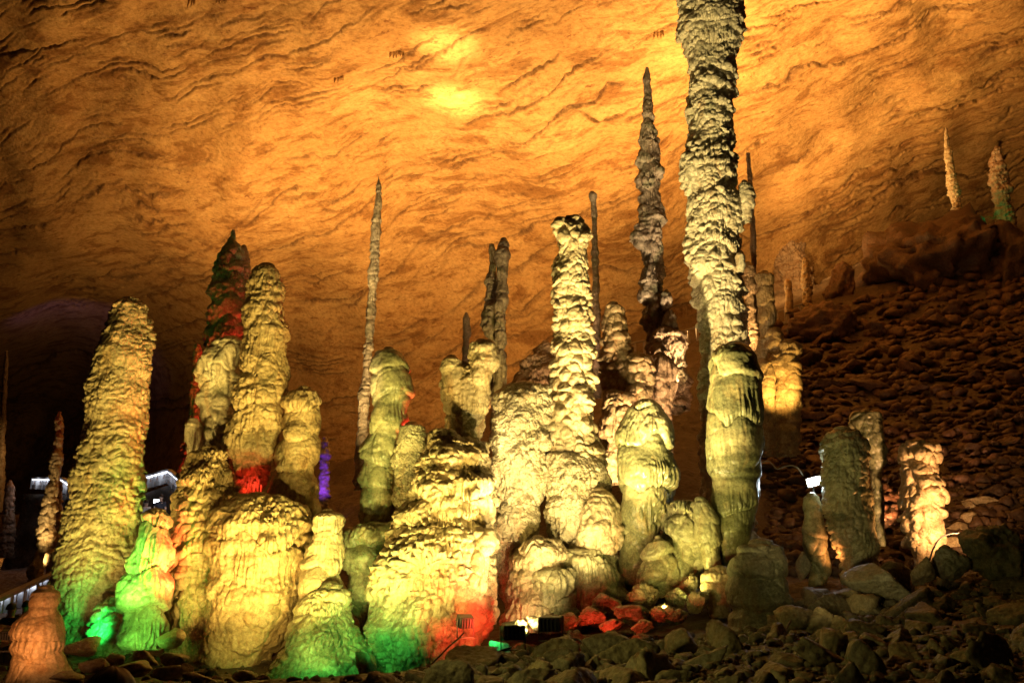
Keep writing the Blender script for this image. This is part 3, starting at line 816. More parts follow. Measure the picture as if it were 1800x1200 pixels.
stal('stalagmite', 'rounded green stained pillar with smooth dome standing before the giant column', 'stalagmite', 20.3,
     [(606, 1276, 1304), (612, 1261, 1319), (630, 1250, 1331), (660, 1246, 1336), (720, 1244, 1339), (780, 1243, 1339), (835, 1245, 1337), (842, 1250, 1333), (880, 1250, 1333), (900, 1254, 1328), (945, 1260, 1316), (980, 1257, 1300), (1020, 1248, 1287), (1070, 1243, 1288)], 'pillar', 'pillaralgae',
     parts=[('side_lobe', 20.1, [(876, 1223, 1238), (886, 1219, 1246), (910, 1217, 1258), (940, 1219, 1264), (975, 1228, 1268), (1000, 1238, 1270)], 'drape', 'mossy'),
            ('foot_lobe', 19.6, [(1000, 1248, 1280), (1010, 1238, 1290), (1030, 1234, 1292), (1055, 1242, 1288), (1085, 1250, 1285)], 'smooth', 'cream')], group=G_FRONT, k=0.8)
stal('stalagmite', 'dark shadowed barrel stalagmite at the right end of the front cluster', 'stalagmite', 18.3,
     [(955, 1312, 1358), (962, 1297, 1374), (985, 1286, 1384), (1010, 1284, 1385), (1030, 1282, 1386), (1060, 1284, 1386), (1070, 1292, 1382), (1085, 1284, 1388), (1110, 1283, 1390), (1150, 1285, 1392)], 'smooth', 'dim')
stal('stalagmite', 'thin reddish spire half hidden at the right edge of the giant column', 'stalagmite', 35,
     [(270, 1312, 1317), (300, 1313, 1321), (400, 1318, 1327), (470, 1320, 1331), (540, 1316, 1332), (620, 1314, 1334)], 'spire', 'brown',
     parts=[('base_lobe', 34.4, [(462, 1308, 1318), (470, 1304, 1324), (510, 1306, 1328), (560, 1308, 1330), (640, 1308, 1334)], 'rough', 'ochre')], group=G_SPIRE)
stal('stalagmite', 'amber lit stalagmite with black cap over a pile of rounded lobes', 'stalagmite', 31,
     [(478, 1337, 1350), (485, 1329, 1360), (510, 1330, 1364), (560, 1332, 1362), (592, 1336, 1358), (600, 1332, 1362), (640, 1330, 1366), (800, 1330, 1366)], 'smooth', 'ochre',
     parts=[('lobe', 30.6, [(580, 1352, 1374), (586, 1345, 1380), (604, 1344, 1380), (620, 1348, 1374), (800, 1350, 1374)], 'drape', 'ochre'),
            ('lobe', 30.4, [(602, 1370, 1398), (608, 1360, 1404), (630, 1354, 1406), (660, 1352, 1402), (800, 1352, 1400)], 'drape', 'ochre'),
            ('lobe', 30.2, [(638, 1380, 1400), (642, 1374, 1406), (660, 1372, 1408), (790, 1374, 1406)], 'smooth', 'ochre'),
            ('lobe', 30.0, [(634, 1336, 1352), (640, 1330, 1358), (662, 1330, 1362), (790, 1332, 1362)], 'smooth', 'ochre')])

# --- far left by the walkways
stal('stalagmite', 'slender tapering stalagmite lit warm from below in the left gap', 'stalagmite', 32,
     [(725, 102, 108), (735, 99, 111), (780, 95, 110), (830, 88, 107), (870, 80, 101), (910, 72, 95), (950, 68, 90), (975, 64, 86), (1000, 52, 76), (1030, 46, 70)], 'spire', 'ochre', group=G_FARLEFT, k=1.4)
stal('stalagmite', 'red edged shaft close behind the slender warm lit stalagmite', 'stalagmite', 33.5,
     [(838, 100, 105), (850, 98, 109), (880, 96, 110), (920, 92, 108), (980, 88, 106), (1040, 86, 108)], 'spire', 'brown', group=G_FARLEFT, k=1.4)
stal('stalagmite', 'cluster of little warm lit knobs under the red edged shaft', 'stalagmite cluster', 31,
     [(966, 88, 98), (972, 82, 104), (985, 82, 106), (1010, 84, 106)], 'smooth', 'ochre',
     parts=[('lobe', 30.8, [(958, 100, 106), (963, 97, 109), (975, 97, 110), (1000, 98, 110)], 'smooth', 'ochre')], group=G_FARLEFT)
stal('stalagmite', 'faint thin spire in the darkness at the far left', 'stalagmite', 60,
     [(616, 10, 13), (640, 7, 14), (700, 2, 11), (780, -2, 9), (900, -6, 8)], 'spire', 'soil', group=G_FARLEFT)
stal('stalagmite', 'dim reddish stump in the darkness left of the slender lit stalagmite', 'stalagmite', 44,
     [(845, 14, 22), (855, 11, 25), (880, 8, 25), (920, 4, 24), (980, 0, 24)], 'spire', 'brown', group=G_FARLEFT)

# --- right side
stal('stalagmite', 'yellow brown scaly stalagmite with orange lit right edge below the white lamp slope', 'stalagmite', 21.5,
     [(754, 1466, 1492), (761, 1453, 1508), (780, 1446, 1518), (820, 1447, 1523), (860, 1451, 1528), (900, 1455, 1534), (935, 1460, 1540), (960, 1470, 1543), (1000, 1482, 1540), (1050, 1485, 1540)], 'shingle', 'mossy', group=G_RIGHT)
stal('stalagmite', 'knobbly dark green headed stalagmite leaning out behind the scaly one', 'stalagmite', 24,
     [(722, 1514, 1533), (727, 1502, 1545), (743, 1498, 1550), (756, 1504, 1548), (768, 1506, 1550), (790, 1518, 1556), (812, 1522, 1559), (826, 1530, 1552), (860, 1532, 1552), (960, 1530, 1556)], 'knob', 'mossier', group=G_RIGHT, k=0.8)
stal('stalagmite', 'knobbly stalagmite glaring pale orange down its right side', 'stalagmite', 23,
     [(778, 1597, 1628), (784, 1585, 1643), (800, 1581, 1648), (812, 1588, 1642), (830, 1584, 1644), (850, 1588, 1654), (875, 1586, 1655), (890, 1590, 1648), (920, 1590, 1656), (950, 1594, 1660), (985, 1603, 1652), (1030, 1605, 1650)], 'knob', 'ochre', group=G_RIGHT)
stal('stalagmite', 'low stump split between olive and red light under the glaring white lamp', 'stalagmite', 22,
     [(868, 1418, 1432), (874, 1413, 1438), (900, 1411, 1446), (930, 1410, 1449), (955, 1411, 1450), (975, 1420, 1454), (1000, 1424, 1456), (1040, 1424, 1456)], 'smooth', 'mossy', group=G_RIGHT)

# --- crest line far right
stal('stalagmite', 'bright yellow slim spire on the dark crest', 'stalagmite', 60,
     [(225, 1660, 1664), (240, 1659, 1667), (300, 1664, 1677), (350, 1672, 1687), (410, 1680, 1696), (450, 1684, 1700)], 'spire', 'cream', group=G_CREST, k=1.6)
stal('stalagmite', 'brown stout spire with lit right edge at the end of the dark crest', 'stalagmite', 58,
     [(258, 1747, 1755), (268, 1742, 1759), (300, 1742, 1766), (340, 1747, 1775), (380, 1752, 1782), (430, 1754, 1788)], 'rough', 'brown', group=G_CREST, k=1.5)
stal('stalagmite', 'tiny pinkish lit stub on the crest', 'stalagmite', 62,
     [(428, 1580, 1585), (431, 1578, 1588), (440, 1578, 1589), (460, 1579, 1590)], 'smooth', 'pale', group=G_CREST)
stal('stalagmite', 'smallest pale round stub just right of the pinkish one', 'stalagmite', 62,
     [(430, 1609, 1612), (432, 1606, 1614), (440, 1606, 1614), (462, 1606, 1615)], 'smooth', 'pale', group=G_CREST)
stal('stalagmite', 'faint brown needle on the crest under the slim yellow spire', 'stalagmite', 64,
     [(396, 1621, 1625), (405, 1620, 1627), (430, 1620, 1628), (470, 1620, 1629)], 'spire', 'brown', group=G_CREST)
stal('stalagmite', 'amber banded stump standing on the ledge right of the amber lobes', 'stalagmite', 56,
     [(453, 1411, 1416), (459, 1409, 1421), (480, 1409, 1424), (505, 1411, 1426), (560, 1412, 1428)], 'spire', 'ochre', group=G_CREST, k=1.5)
stal('stalagmite', 'short glowing yellow block of stone on the ledge', 'stalagmite', 55,
     [(492, 1380, 1388), (495, 1378, 1391), (516, 1380, 1393), (550, 1380, 1394)], 'smooth', 'ochre', group=G_CREST)

# ------------------------------------------------------------------ rocks
def hit_ground(px, py, lo=7.0, hi=95.0, n=170):
    """where the sight lines through the pixels meet the smooth terrain"""
    px = np.asarray(px, float); py = np.asarray(py, float)
    Ys = lo * (hi / lo) ** np.linspace(0, 1, n)
    x = (px - 900) / FPX; y = (600 - py) / FPX
    t = Ys[None, :] / (CT - y[:, None] * ST)
    X = x[:, None] * t; Z = EYE + t * (ST + y[:, None] * CT)
    g = ground_smooth(X.ravel(), np.broadcast_to(Ys, X.shape).ravel()).reshape(X.shape)
    below = Z < g
    i = below.argmax(1)
    ok = below.any(1) & (i > 0)
    r = np.arange(len(px))
    return X[r, i], Ys[i], ok


_ico = {}


def ico(sub):
    if sub not in _ico:
        bm = bmesh.new()
        bmesh.ops.create_icosphere(bm, subdivisions=sub, radius=1.0)
        bm.verts.ensure_lookup_table()
        _ico[sub] = (np.array([v.co[:] for v in bm.verts]), np.array([[v.index for v in f.verts] for f in bm.faces]))
        bm.free()
    return _ico[sub]


def rock_shape(seed, sub=4, planes=13, flat=0.6, rough=0.05, soft=0.0):
    """a broken stone: a ball cut by random planes, its faces roughened"""
    V, F = ico(sub)
    rs = np.random.RandomState(seed)
    n = rs.normal(size=(planes, 3)); n /= np.linalg.norm(n, axis=1)[:, None]
    h = rs.uniform(0.38, 0.9, planes)
    dots = V @ n.T
    lim = np.where(dots > 0.05, h[None, :] / np.maximum(dots, 0.05), 9.0)
    if soft > 0:
        r = -soft * np.log(np.exp(-np.minimum(lim, 1.3) / soft).sum(1))
        r = np.maximum(r, 0.3)
    else:
        srt = np.sort(lim, 1)
        r = np.minimum(np.minimum(srt[:, 0], 1.15), 1.15) - 0.03 * np.exp(-(srt[:, 1] - srt[:, 0]) / 0.04)
    P = V * r[:, None] * np.array([1.0, 0.8, flat])
    p = P.astype(np.float32)
    d = rough * fbm(p * 2.2 + seed, seed, 5, 0.6) + rough * 0.6 * fbm(p * 6 + seed, seed + 1, 4, 0.6)
    return P + V * d[:, None], F


PROTO = [raw_mesh('rubble_stone', *rock_shape(300 + i, 4, 7 + i % 4, 0.58 + 0.05 * (i % 5), 0.055), smooth=True) for i in range(14)]
SLAB = [raw_mesh('scree_slab', *rock_shape(400 + i, 4, 10 + i % 5, 0.30 + 0.04 * (i % 4), 0.08), smooth=True) for i in range(10)]
for me in PROTO: me.materials.append(M['rock'])
for me in SLAB: me.materials.append(M['redrock'])


def scatter_things(name, meshes, pts, label, cat, group):
    for (x, y, sz, sink) in pts:
        o = bpy.data.objects.new(name, meshes[rnd.randrange(len(meshes))])
        COL.objects.link(o)
        z = ground(x, y)[0]
        o.location = (x, y, z + sink * sz)
        o.scale = (sz * rnd.uniform(0.8, 1.25), sz * rnd.uniform(0.8, 1.2), sz * rnd.uniform(0.8, 1.3))
        o.rotation_euler = (rnd.uniform(-0.5, 0.5), rnd.uniform(-0.5, 0.5), rnd.uniform(0, 6.28))
        tag(o, label, cat, group)


FRONT_EDGE = ([0, 130, 300, 520, 640, 690, 820, 900, 1010, 1130, 1290, 1400, 1500, 1600, 1700, 1800], [1200, 1185, 1180, 1195, 1192, 1188, 1160, 1140, 1125, 1115, 1115, 1055, 1045, 1010, 1015, 1000])


def pick(n, x0, x1, y0, y1, test, mind):
    out = []
    tries = 0
    while len(out) < n and tries < n * 60:
        tries += 1
        x, y = rnd.uniform(x0, x1), rnd.uniform(y0, y1)
        if not test(x, y): continue
        if any((x - a) ** 2 + ((y - b) * 1.7) ** 2 < mind ** 2 for a, b in out): continue
        out.append((x, y))
    return out


# foreground rubble on the right
fr = pick(210, 640, 1820, 1010, 1225, lambda x, y: y > np.interp(x, *FRONT_EDGE) + 4, 25)
X, Y, ok = hit_ground([p[0] for p in fr], [p[1] for p in fr])
pts = [(X[i], Y[i], Y[i] / FPX * rnd.choice([10, 13, 17, 22, 28, 36, 48]), 0.2) for i in range(len(fr)) if ok[i]]
scatter_things('rubble_stone', PROTO, pts, 'olive grey broken stone in the dim rubble heap along the bottom of the picture', 'stone', 'broken stones of the foreground rubble heap')

# red scree up the slope
sc = pick(135, 1400, 1820, 500, 900, lambda x, y: y > 520 + (1800 - x) * 0.2 and not (1440 < x < 1680 and y > 760), 24)
X, Y, ok = hit_ground([p[0] for p in sc], [p[1] for p in sc])
pts = [(X[i], Y[i], Y[i] / FPX * rnd.choice([7, 10, 14, 18, 24, 34]), 0.12) for i in range(len(sc)) if ok[i]]
scatter_things('scree_slab', SLAB, pts, 'flat reddish broken slab on the dark scree slope at the right', 'slab', 'broken slabs of the scree slope')


def rubble_stuff(name, label, mat, pix, szr, flat, seed):
    X, Y, ok = hit_ground([p[0] for p in pix], [p[1] for p in pix])
    prot = [rock_shape(seed + i, 2, 9, flat, 0.06) for i in range(10)]
    Vs, Fs, off = [], [], 0
    z = ground(X, Y)
    for i in range(len(pix)):
        if not ok[i]: continue
        V, F = prot[rnd.randrange(10)]
        s = Y[i] / FPX * (szr[0] + (szr[1] - szr[0]) * rnd.random() ** 2.4)
        rot = np.array(Matrix.Rotation(rnd.uniform(0, 6.28), 3, 'Z') @ Matrix.Rotation(rnd.uniform(-0.5, 0.5), 3, 'X'))
        Vs.append(V @ rot.T * s + np.array([X[i], Y[i], z[i] + 0.1 * s])); Fs.append(F + off); off += len(V)
    o = link(name, raw_mesh(name, np.vstack(Vs), np.vstack(Fs)), M[mat])
    tag(o, label, None, None, 'stuff')


rubble_stuff('rubble', 'small loose rubble between the big foreground stones', 'rock',
             [(x, y) for x, y in ((rnd.uniform(620, 1840), rnd.uniform(1005, 1240)) for _ in range(7000)) if y > np.interp(x, *FRONT_EDGE) - 2], (3, 19), 0.65, 500)
rubble_stuff('scree', 'small loose red scree covering the slope', 'redrock',
             [(x, y) for x, y in ((rnd.uniform(1345, 1840), rnd.uniform(470, 1010)) for _ in range(4200)) if y > 490 + (1800 - x) * 0.2], (3, 24), 0.6, 520)
rubble_stuff('lumpy_pebbles', 'small rounded flowstone pebbles covering the floor under the left columns', 'soil',
             [(x, y) for x, y in ((rnd.uniform(-20, 720), rnd.uniform(1105, 1240)) for _ in range(900)) if y > 1120], (5, 16), 0.6, 540)


def boulder(label, px, py, Y, w, h, mat, seed, planes=12, rough=0.06, soft=0.0, depth=0.9, cat='boulder', group=None, sub=5, rz=0.0, name='boulder'):
    V, F = rock_shape(seed, sub, planes, 1.0, rough, soft)
    V = V - V.mean(0)
    ext = (V.max(0) - V.min(0))
    k = Y / FPX
    V = V / ext * np.array([w * k, w * k * depth, h * k])
    c, s = math.cos(rz), math.sin(rz)
    V[:, [0, 2]] = V[:, [0, 2]] @ np.array([[c, s], [-s, c]])
    o = link(name, raw_mesh(name, V, F), M[mat])
    o.location = Vector([float(a) for a in at(px, py, Y)])
    return tag(o, label, cat, group)


# big dark blocks on the slope's shoulder
boulder('huge dark reddish block jutting from the right shoulder of the cave', 1645, 480, 57, 300, 235, 'redrock', 601, 16, 0.16, rz=0.12)
boulder('dark rounded crag at the right edge below the stout crest spire', 1795, 470, 55, 240, 240, 'redrock', 602, 15, 0.16)
boulder('black upright block left of the huge reddish block', 1478, 510, 57, 62, 110, 'redrock', 603, 9, 0.10)
boulder('dark rounded boulder under the black upright block', 1465, 590, 52, 150, 120, 'redrock', 604, 12, 0.15, 0.04)
boulder('grey pitted round boulder at the right edge of the rubble', 1752, 962, 18.5, 118, 112, 'dim', 605, 22, 0.10, 0.05)
boulder('low layered boulder left of the grey pitted one', 1672, 992, 18.8, 72, 62, 'dim', 606, 14, 0.08, 0.04)
boulder('broad smooth hump of stone before the scaly stalagmite', 1548, 1026, 18.5, 104, 66, 'dim', 607, 12, 0.03, 0.06)
boulder('pointed stone leaning between the low layered boulder and the smooth hump', 1622, 1005, 18.6, 40, 48, 'rock', 608, 8, 0.05)
boulder('angular cracked block beside the black floodlight box', 985, 1148, 14.5, 84, 72, 'rock', 609, 9, 0.06)
boulder('small olive block standing left of the low stump', 1412, 995, 20, 26, 50, 'dim', 610, 9, 0.05)
boulder('bread shaped orange stone at the foot of the small bell stalagmite', 145, 1136, 18.0, 62, 34, 'ochre', 611, 14, 0.06, 0.05)
boulder('rounded tan stone wedged under the golden mound', 306, 1120, 18.8, 46, 34, 'ochre', 612, 12, 0.04, 0.05)
boulder('upright brown stone at the edge of the green lit skirt', 641, 1168, 17.6, 36, 56, 'brown', 613, 8, 0.05)
boulder('pale shard lying in the bottom rubble below the golden mound', 332, 1178, 15.5, 24, 26, 'cream', 614, 8, 0.05)
for i, (px, py, w, h) in enumerate([(1130, 1048, 62, 36), (1188, 1052, 40, 30), (1210, 1028, 36, 28), (1110, 1078, 70, 30), (1160, 1078, 50, 26), (1068, 1060, 60, 30), (1040, 1085, 56, 26), (1225, 1062, 40, 30),
                                    (1000, 1092, 50, 24), (1190, 1080, 44, 22), (950, 1095, 60, 28), (905, 1105, 50, 24), (1080, 1098, 44, 20), (1130, 1100, 40, 20)]):
    boulder('rounded flowstone cobble on the red lit floor before the mossy columns', px, py, 18.2 + (1095 - py) * 0.03, w, h * 1.25, 'mossy' if i % 2 else 'cream', 630 + i, 14, 0.13, 0.07, cat='cobble', group='cobbles on the red lit floor', sub=5, name='flowstone_cobble')
for i, (px, py, w, h) in enumerate([(250, 1155, 60, 28), (310, 1160, 50, 26), (200, 1160, 44, 24), (230, 1175, 70, 26), (160, 1172, 50, 26), (290, 1182, 60, 26), (350, 1192, 54, 24), (120, 1190, 50, 24), (180, 1192, 40, 20)]):
    boulder('flat brown cobble on the dim floor below the green bell stalagmite', px, py, 17.2 - (py - 1155) * 0.05, w, h, 'brown', 660 + i, 12, 0.06, 0.05, cat='cobble', group='brown cobbles on the dim floor', sub=4, name='floor_cobble')
for i, (px, py, w, h) in enumerate([(1655, 960, 34, 30), (1688, 930, 40, 30), (1680, 955, 44, 26), (1710, 912, 40, 24), (1730, 880, 60, 22), (1700, 890, 34, 20)]):
    boulder('orange lit rough stone beside the glaring knobbly stalagmite', px, py, float(hit_ground([px], [py + 8])[1][0]), w, h, 'ochre', 680 + i, 12, 0.07, 0.04, cat='stone', group='orange lit stones at the slope foot', sub=4, name='slope_stone')
for i, (px, py, w, h) in enumerate([(10, 1108, 60, 26), (30, 1122, 40, 22)]):
    boulder('mossy stone lit yellow and green at the left edge of the picture', px, py, 17.5, w, h, 'ochre', 700 + i, 12, 0.08, 0.05, cat='stone', group='lit stones at the left edge', sub=4, name='slope_stone')
for i, (px, py, w, h) in enumerate([(845, 1152, 54, 26), (880, 1142, 40, 30), (430, 1190, 44, 24), (460, 1194, 30, 18)]):
    boulder('vivid green lit stone on the floor by a green lamp', px, py, 16.6, w, h, 'cream', 710 + i, 12, 0.08, 0.05, cat='stone', group='green lit stones by the lamps', sub=4, name='floor_stone')

# ------------------------------------------------------------------ small stalactites under the ceiling
def stalactite(px, py, lpx, n, label):
    D = float(ceil_depth(np.array([px], float), np.array([py], float))[0]) - 0.6
    a = at(px, py, D)
    e = empty('stalactite', a, label, 'stalactite', 'little stalactites under the cave ceiling')
    k = D / FPX
    for i in range(n):
        l = lpx * k * rnd.uniform(0.6, 1.0); w = 2.6 * k * rnd.uniform(0.7, 1.2)
        x0 = (i - n / 2) * 5.5 * k
        m = 9
        zz = np.linspace(0.6, -l, m)
        rr = w * np.clip((zz + l) / l, 0.04, 1) ** 0.6
        P = np.stack([x0 + 0.05 * np.sin(zz * 3 + i), 0.1 * np.cos(zz * 2 + i), zz], 1)
        o = link('drip', tube_mesh('drip', P, rr, 8), M['ceiling'], e)


stalactite(338, 2, 16, 3, 'three stubby drips at the top edge left of centre')
stalactite(392, 0, 12, 5, 'row of tiny drips at the top edge just right of the stubby three')
stalactite(1338, 100, 18, 1, 'single stalactite hanging right of the giant column top')
stalactite(1318, 128, 10, 4, 'short comb of drips just right of the giant column')
stalactite(598, 138, 10, 4, 'comb of drips in the bright patch of the ceiling')
stalactite(700, 96, 9, 6, 'fine drips above the bright patch of the ceiling')
stalactite(1160, 60, 12, 4, 'fringe of drips left of the giant column top')

# flowstone drapery standing out from the back wall, right of the giant column
stal('wall_flowstone', 'fluted flowstone drapery on the orange back wall right of the giant column', 'flowstone', 78,
     [(205, 1338, 1345), (215, 1330, 1352), (240, 1338, 1360), (300, 1345, 1366), (335, 1342, 1378), (380, 1350, 1392), (430, 1358, 1408), (500, 1362, 1425), (620, 1368, 1440)], 'bark', 'brown',
     parts=[('side_column', 76, [(250, 1363, 1367), (262, 1360, 1371), (300, 1364, 1372), (330, 1362, 1372), (400, 1360, 1375)], 'bark', 'brown')], k=1.8)
stal('flowstone_mound', 'low orange flowstone hump with a nub on top behind the wet stout stalagmite', 'flowstone mound', 34,
     [(600, 952, 964), (606, 947, 970), (625, 940, 985), (650, 915, 1000), (680, 895, 1010), (720, 885, 1020), (800, 880, 1030)], 'drum', 'brown', k=1.2)

# ------------------------------------------------------------------ floodlights
def floodlight(loc, aim, label, lens, w=0.5, h=0.36):
    e = empty('floodlight', loc, label, 'floodlight')
    d = (Vector([float(a) for a in aim]) - Vector([float(a) for a in loc])).normalized()
    rot = d.to_track_quat('Y', 'Z').to_matrix()
    up = Vector((0, 0, 0.26))
    bm = bmesh.new()
    bm_box(bm, *up, w, 0.20, h, rot, 0.02)
    for k in range(5):                                                # cooling ribs on the back
        c = up + rot @ Vector((w * (-0.36 + 0.18 * k), -0.125, 0))
        bm_box(bm, *c, 0.02, 0.06, h * 0.8, rot)
    bm_obj('housing', bm, M['black'], e)
    bm = bmesh.new()
    for s in (-1, 1):
        c = up + rot @ Vector((s * w * 0.48, 0.118, 0)); bm_box(bm, *c, w * 0.06, 0.05, h, rot)
        c = up + rot @ Vector((0, 0.118, s * h * 0.47)); bm_box(bm, *c, w * 0.89, 0.05, h * 0.07, rot)
    bm_obj('bezel', bm, M['black'], e)
    bm = bmesh.new()
    c = up + rot @ Vector((0, 0.106, 0)); bm_box(bm, *c, w * 0.86, 0.008, h * 0.84, rot)
    bm_obj('lens', bm, M[lens], e)
    bm = bmesh.new()
    hd = Vector((d.x, d.y, 0)).normalized(); sd = Vector((-hd.y, hd.x, 0))
    for s in (-1, 1):
        bm_bar(bm, sd * (s * w * 0.56) + Vector((0, 0, -0.02)), sd * (s * w * 0.56) + Vector((0, 0, 0.30)), 0.04, 0.02)
    bm_bar(bm, sd * (-w * 0.56) + Vector((0, 0, -0.02)), sd * (w * 0.56) + Vector((0, 0, -0.02)), 0.05, 0.02)
    bm_obj('bracket', bm, M['black'], e)
    return e


def spot(px, py, Y, tx, ty, TY, watts, col, angle=60, blend=0.6, size=0.12, dz=0.0):
    a = at(px, py, Y); b = at(tx, ty, TY)
    a[2] = max(a[2] + dz, ground_smooth(a[0], a[1])[0] + 0.45)
    ld = bpy.data.lights.new('lamp', 'SPOT')
    ld.energy = watts
    ld.color = col
    ld.spot_size = R(angle)
    ld.spot_blend = blend
    ld.shadow_soft_size = size
    o = bpy.data.objects.new('lamp', ld)
    COL.objects.link(o)
    o.location = Vector(a.tolist())
    o.rotation_euler = (Vector(b.tolist()) - Vector(a.tolist())).to_track_quat('-Z', 'Y').to_euler()
    return o


YEL = (1.0, 0.68, 0.15); YGR = (0.92, 0.80, 0.20); CRM = (1.0, 0.74, 0.28); ORG = (1.0, 0.52, 0.15); AMB = (1.0, 0.66, 0.22)
RED = (1.0, 0.05, 0.02); GRN = (0.03, 1.0, 0.22); VIO = (0.28, 0.06, 1.0)
# the ceiling
spot(1150, 690, 60, 1150, 60, 50, 29000, ORG, 165, 1.0, 0.3, 1.5)
spot(600, 840, 58, 560, 60, 52, 36000, ORG, 165, 1.0, 0.3, 1.0)
spot(150, 960, 48, 20, 60, 46, 76000, ORG, 165, 1.0, 0.3, 1.0)
spot(1340, 680, 46, 1560, -250, 44, 56000, ORG, 112, 1.0, 0.3, 4.0)
spot(1290, 600, 58, 1600, 220, 80, 13000, ORG, 120, 1.0, 0.3, 4.0)
spot(1420, 500, 66, 1750, 150, 72, 8000, ORG, 150, 1.0, 0.3, 2.0)
spot(820, 760, 64, 820, 480, 84, 16000, ORG, 140, 1.0, 0.3, 1.0)
spot(800, 760, 46, 797, 160, 53, 90000, AMB, 12, 1.0, 0.2, 2)
spot(820, 760, 44, 780, 45, 46, 60000, AMB, 13, 1.0, 0.2, 2)
spot(700, 780, 46, 610, 135, 54, 14000, AMB, 14, 1.0, 0.2, 2)
spot(1000, 720, 50, 850, 120, 54, 16000, AMB, 50, 1.0, 0.2, 2)
# the front cluster: floods on the ground aimed steeply up, their bases at the edge of the beam
for px, py, Y, tx, ty, tw, ang, colr in ((95, 1195, 18.4, 205, 640, 1500, 84, YEL), (400, 1200, 17.0, 360, 480, 1000, 108, YEL), (500, 1205, 17.0, 480, 480, 1500, 108, YEL), (650, 1210, 16.6, 690, 520, 1300, 110, YGR),
                                         (770, 1205, 16.2, 790, 520, 820, 110, YEL), (920, 1150, 17.6, 910, 540, 2000, 120, CRM), (1030, 1150, 17.0, 1010, 500, 2000, 100, CRM), (1165, 1120, 17.6, 1160, 520, 480, 120, YGR), (1215, 1085, 19.2, 1290, 540, 650, 120, YGR)):
    spot(px, py, Y, tx, ty, 22, tw * 0.92, colr, ang, 1.0, 0.11, 0.35)
for px, py, Y, tx, ty, tY, tw, ang, colr in ((260, 1225, 14.6, 235, 640, 22, 1500, 24, YEL), (540, 1225, 14.6, 470, 600, 21.6, 1900, 22, YEL), (330, 1225, 14.8, 390, 680, 22.4, 1200, 16, YEL), (560, 1225, 14.8, 530, 770, 21.4, 1100, 18, YEL),
                                             (640, 1225, 14.6, 685, 720, 21.6, 1500, 22, YGR), (860, 1200, 15.2, 825, 680, 20.8, 1500, 18, YEL), (720, 1225, 14.4, 775, 860, 19.6, 600, 26, YEL), (400, 1225, 14.6, 385, 850, 20.8, 900, 22, YEL), (960, 1180, 15.4, 910, 800, 21.6, 1900, 24, CRM), (1010, 1170, 15.6, 1005, 560, 21.8, 2400, 22, CRM)):
    spot(px, py, Y, tx, ty, tY, tw * 1.35, colr, ang, 0.9, 0.1)  # added narrow beams without fixtures, brightening the dim upper parts
spot(1070, 1125, 17.6, 1250, 100, 24, 13000, CRM, 62, 1.0, 0.05)
spot(445, 1185, 17.6, 440, 1040, 20.4, 190, YEL, 80, 0.9, 0.05)
spot(345, 1180, 18.0, 345, 940, 20.9, 160, YEL, 62, 0.9, 0.05)
spot(610, 1225, 15.2, 645, 985, 20.9, 700, YGR, 20, 0.9, 0.08)
spot(560, 1195, 16.8, 560, 1060, 19.3, 120, YEL, 80, 0.9, 0.05)
spot(745, 1200, 17.0, 740, 940, 19.6, 40, YEL, 95, 0.9, 0.05)
spot(1050, 1055, 19.3, 1035, 900, 21, 120, CRM, 80, 0.8, 0.05, 0.5)
spot(930, 1120, 18.6, 910, 950, 21.4, 120, CRM, 90, 0.9, 0.05)
spot(1170, 1100, 18.6, 1150, 950, 21, 80, YGR, 100, 0.9, 0.05)
spot(120, 1190, 19.4, 150, 930, 22, 100, YGR, 64, 0.9, 0.05)
# colour
spot(165, 1150, 20.0, 165, 1050, 22, 130, (0.02, 1.0, 0.12), 100, 0.9)
spot(150, 1195, 16.6, 244, 985, 19.2, 1500, (0.22, 1.0, 0.10), 34, 0.9)
spot(225, 1165, 17.4, 245, 1060, 19.2, 170, (0.18, 1.0, 0.10), 80, 0.9)
spot(560, 1205, 17.0, 570, 1100, 19.2, 90, (0.10, 1.0, 0.13), 110, 0.9)
spot(660, 1215, 16.6, 680, 1060, 19.5, 130, (0.10, 1.0, 0.13), 70, 0.9)
spot(870, 1150, 16.4, 845, 1160, 17.2, 20, GRN, 120, 0.9, 0.1, 0.3)
spot(352, 1075, 18.5, 288, 975, 19.2, 1400, RED, 52, 0.8)
spot(860, 1165, 16.9, 785, 1060, 19.4, 380, RED, 62, 1.0)
spot(990, 1118, 16.6, 1100, 1080, 18.6, 170, RED, 64, 0.9, 0.1, 0.0)
spot(880, 1120, 18.4, 872, 1060, 20.5, 60, RED, 90, 0.9)
spot(775, 830, 22.6, 715, 680, 21.6, 700, RED, 70, 0.8)
spot(446, 864, 20.85, 436, 846, 21.4, 22, RED, 120, 0.8)
spot(455, 700, 28, 400, 520, 30, 420, RED, 110, 0.8)
spot(380, 830, 26.5, 340, 680, 29, 700, RED, 90, 0.8)
spot(20, 1150, 15.0, 70, 1100, 16.5, 90, (1.0, 0.35, 0.1), 80, 0.8)
spot(110, 1200, 14.2, 75, 1090, 16.5, 75, (1.0, 0.48, 0.18), 60, 0.8)
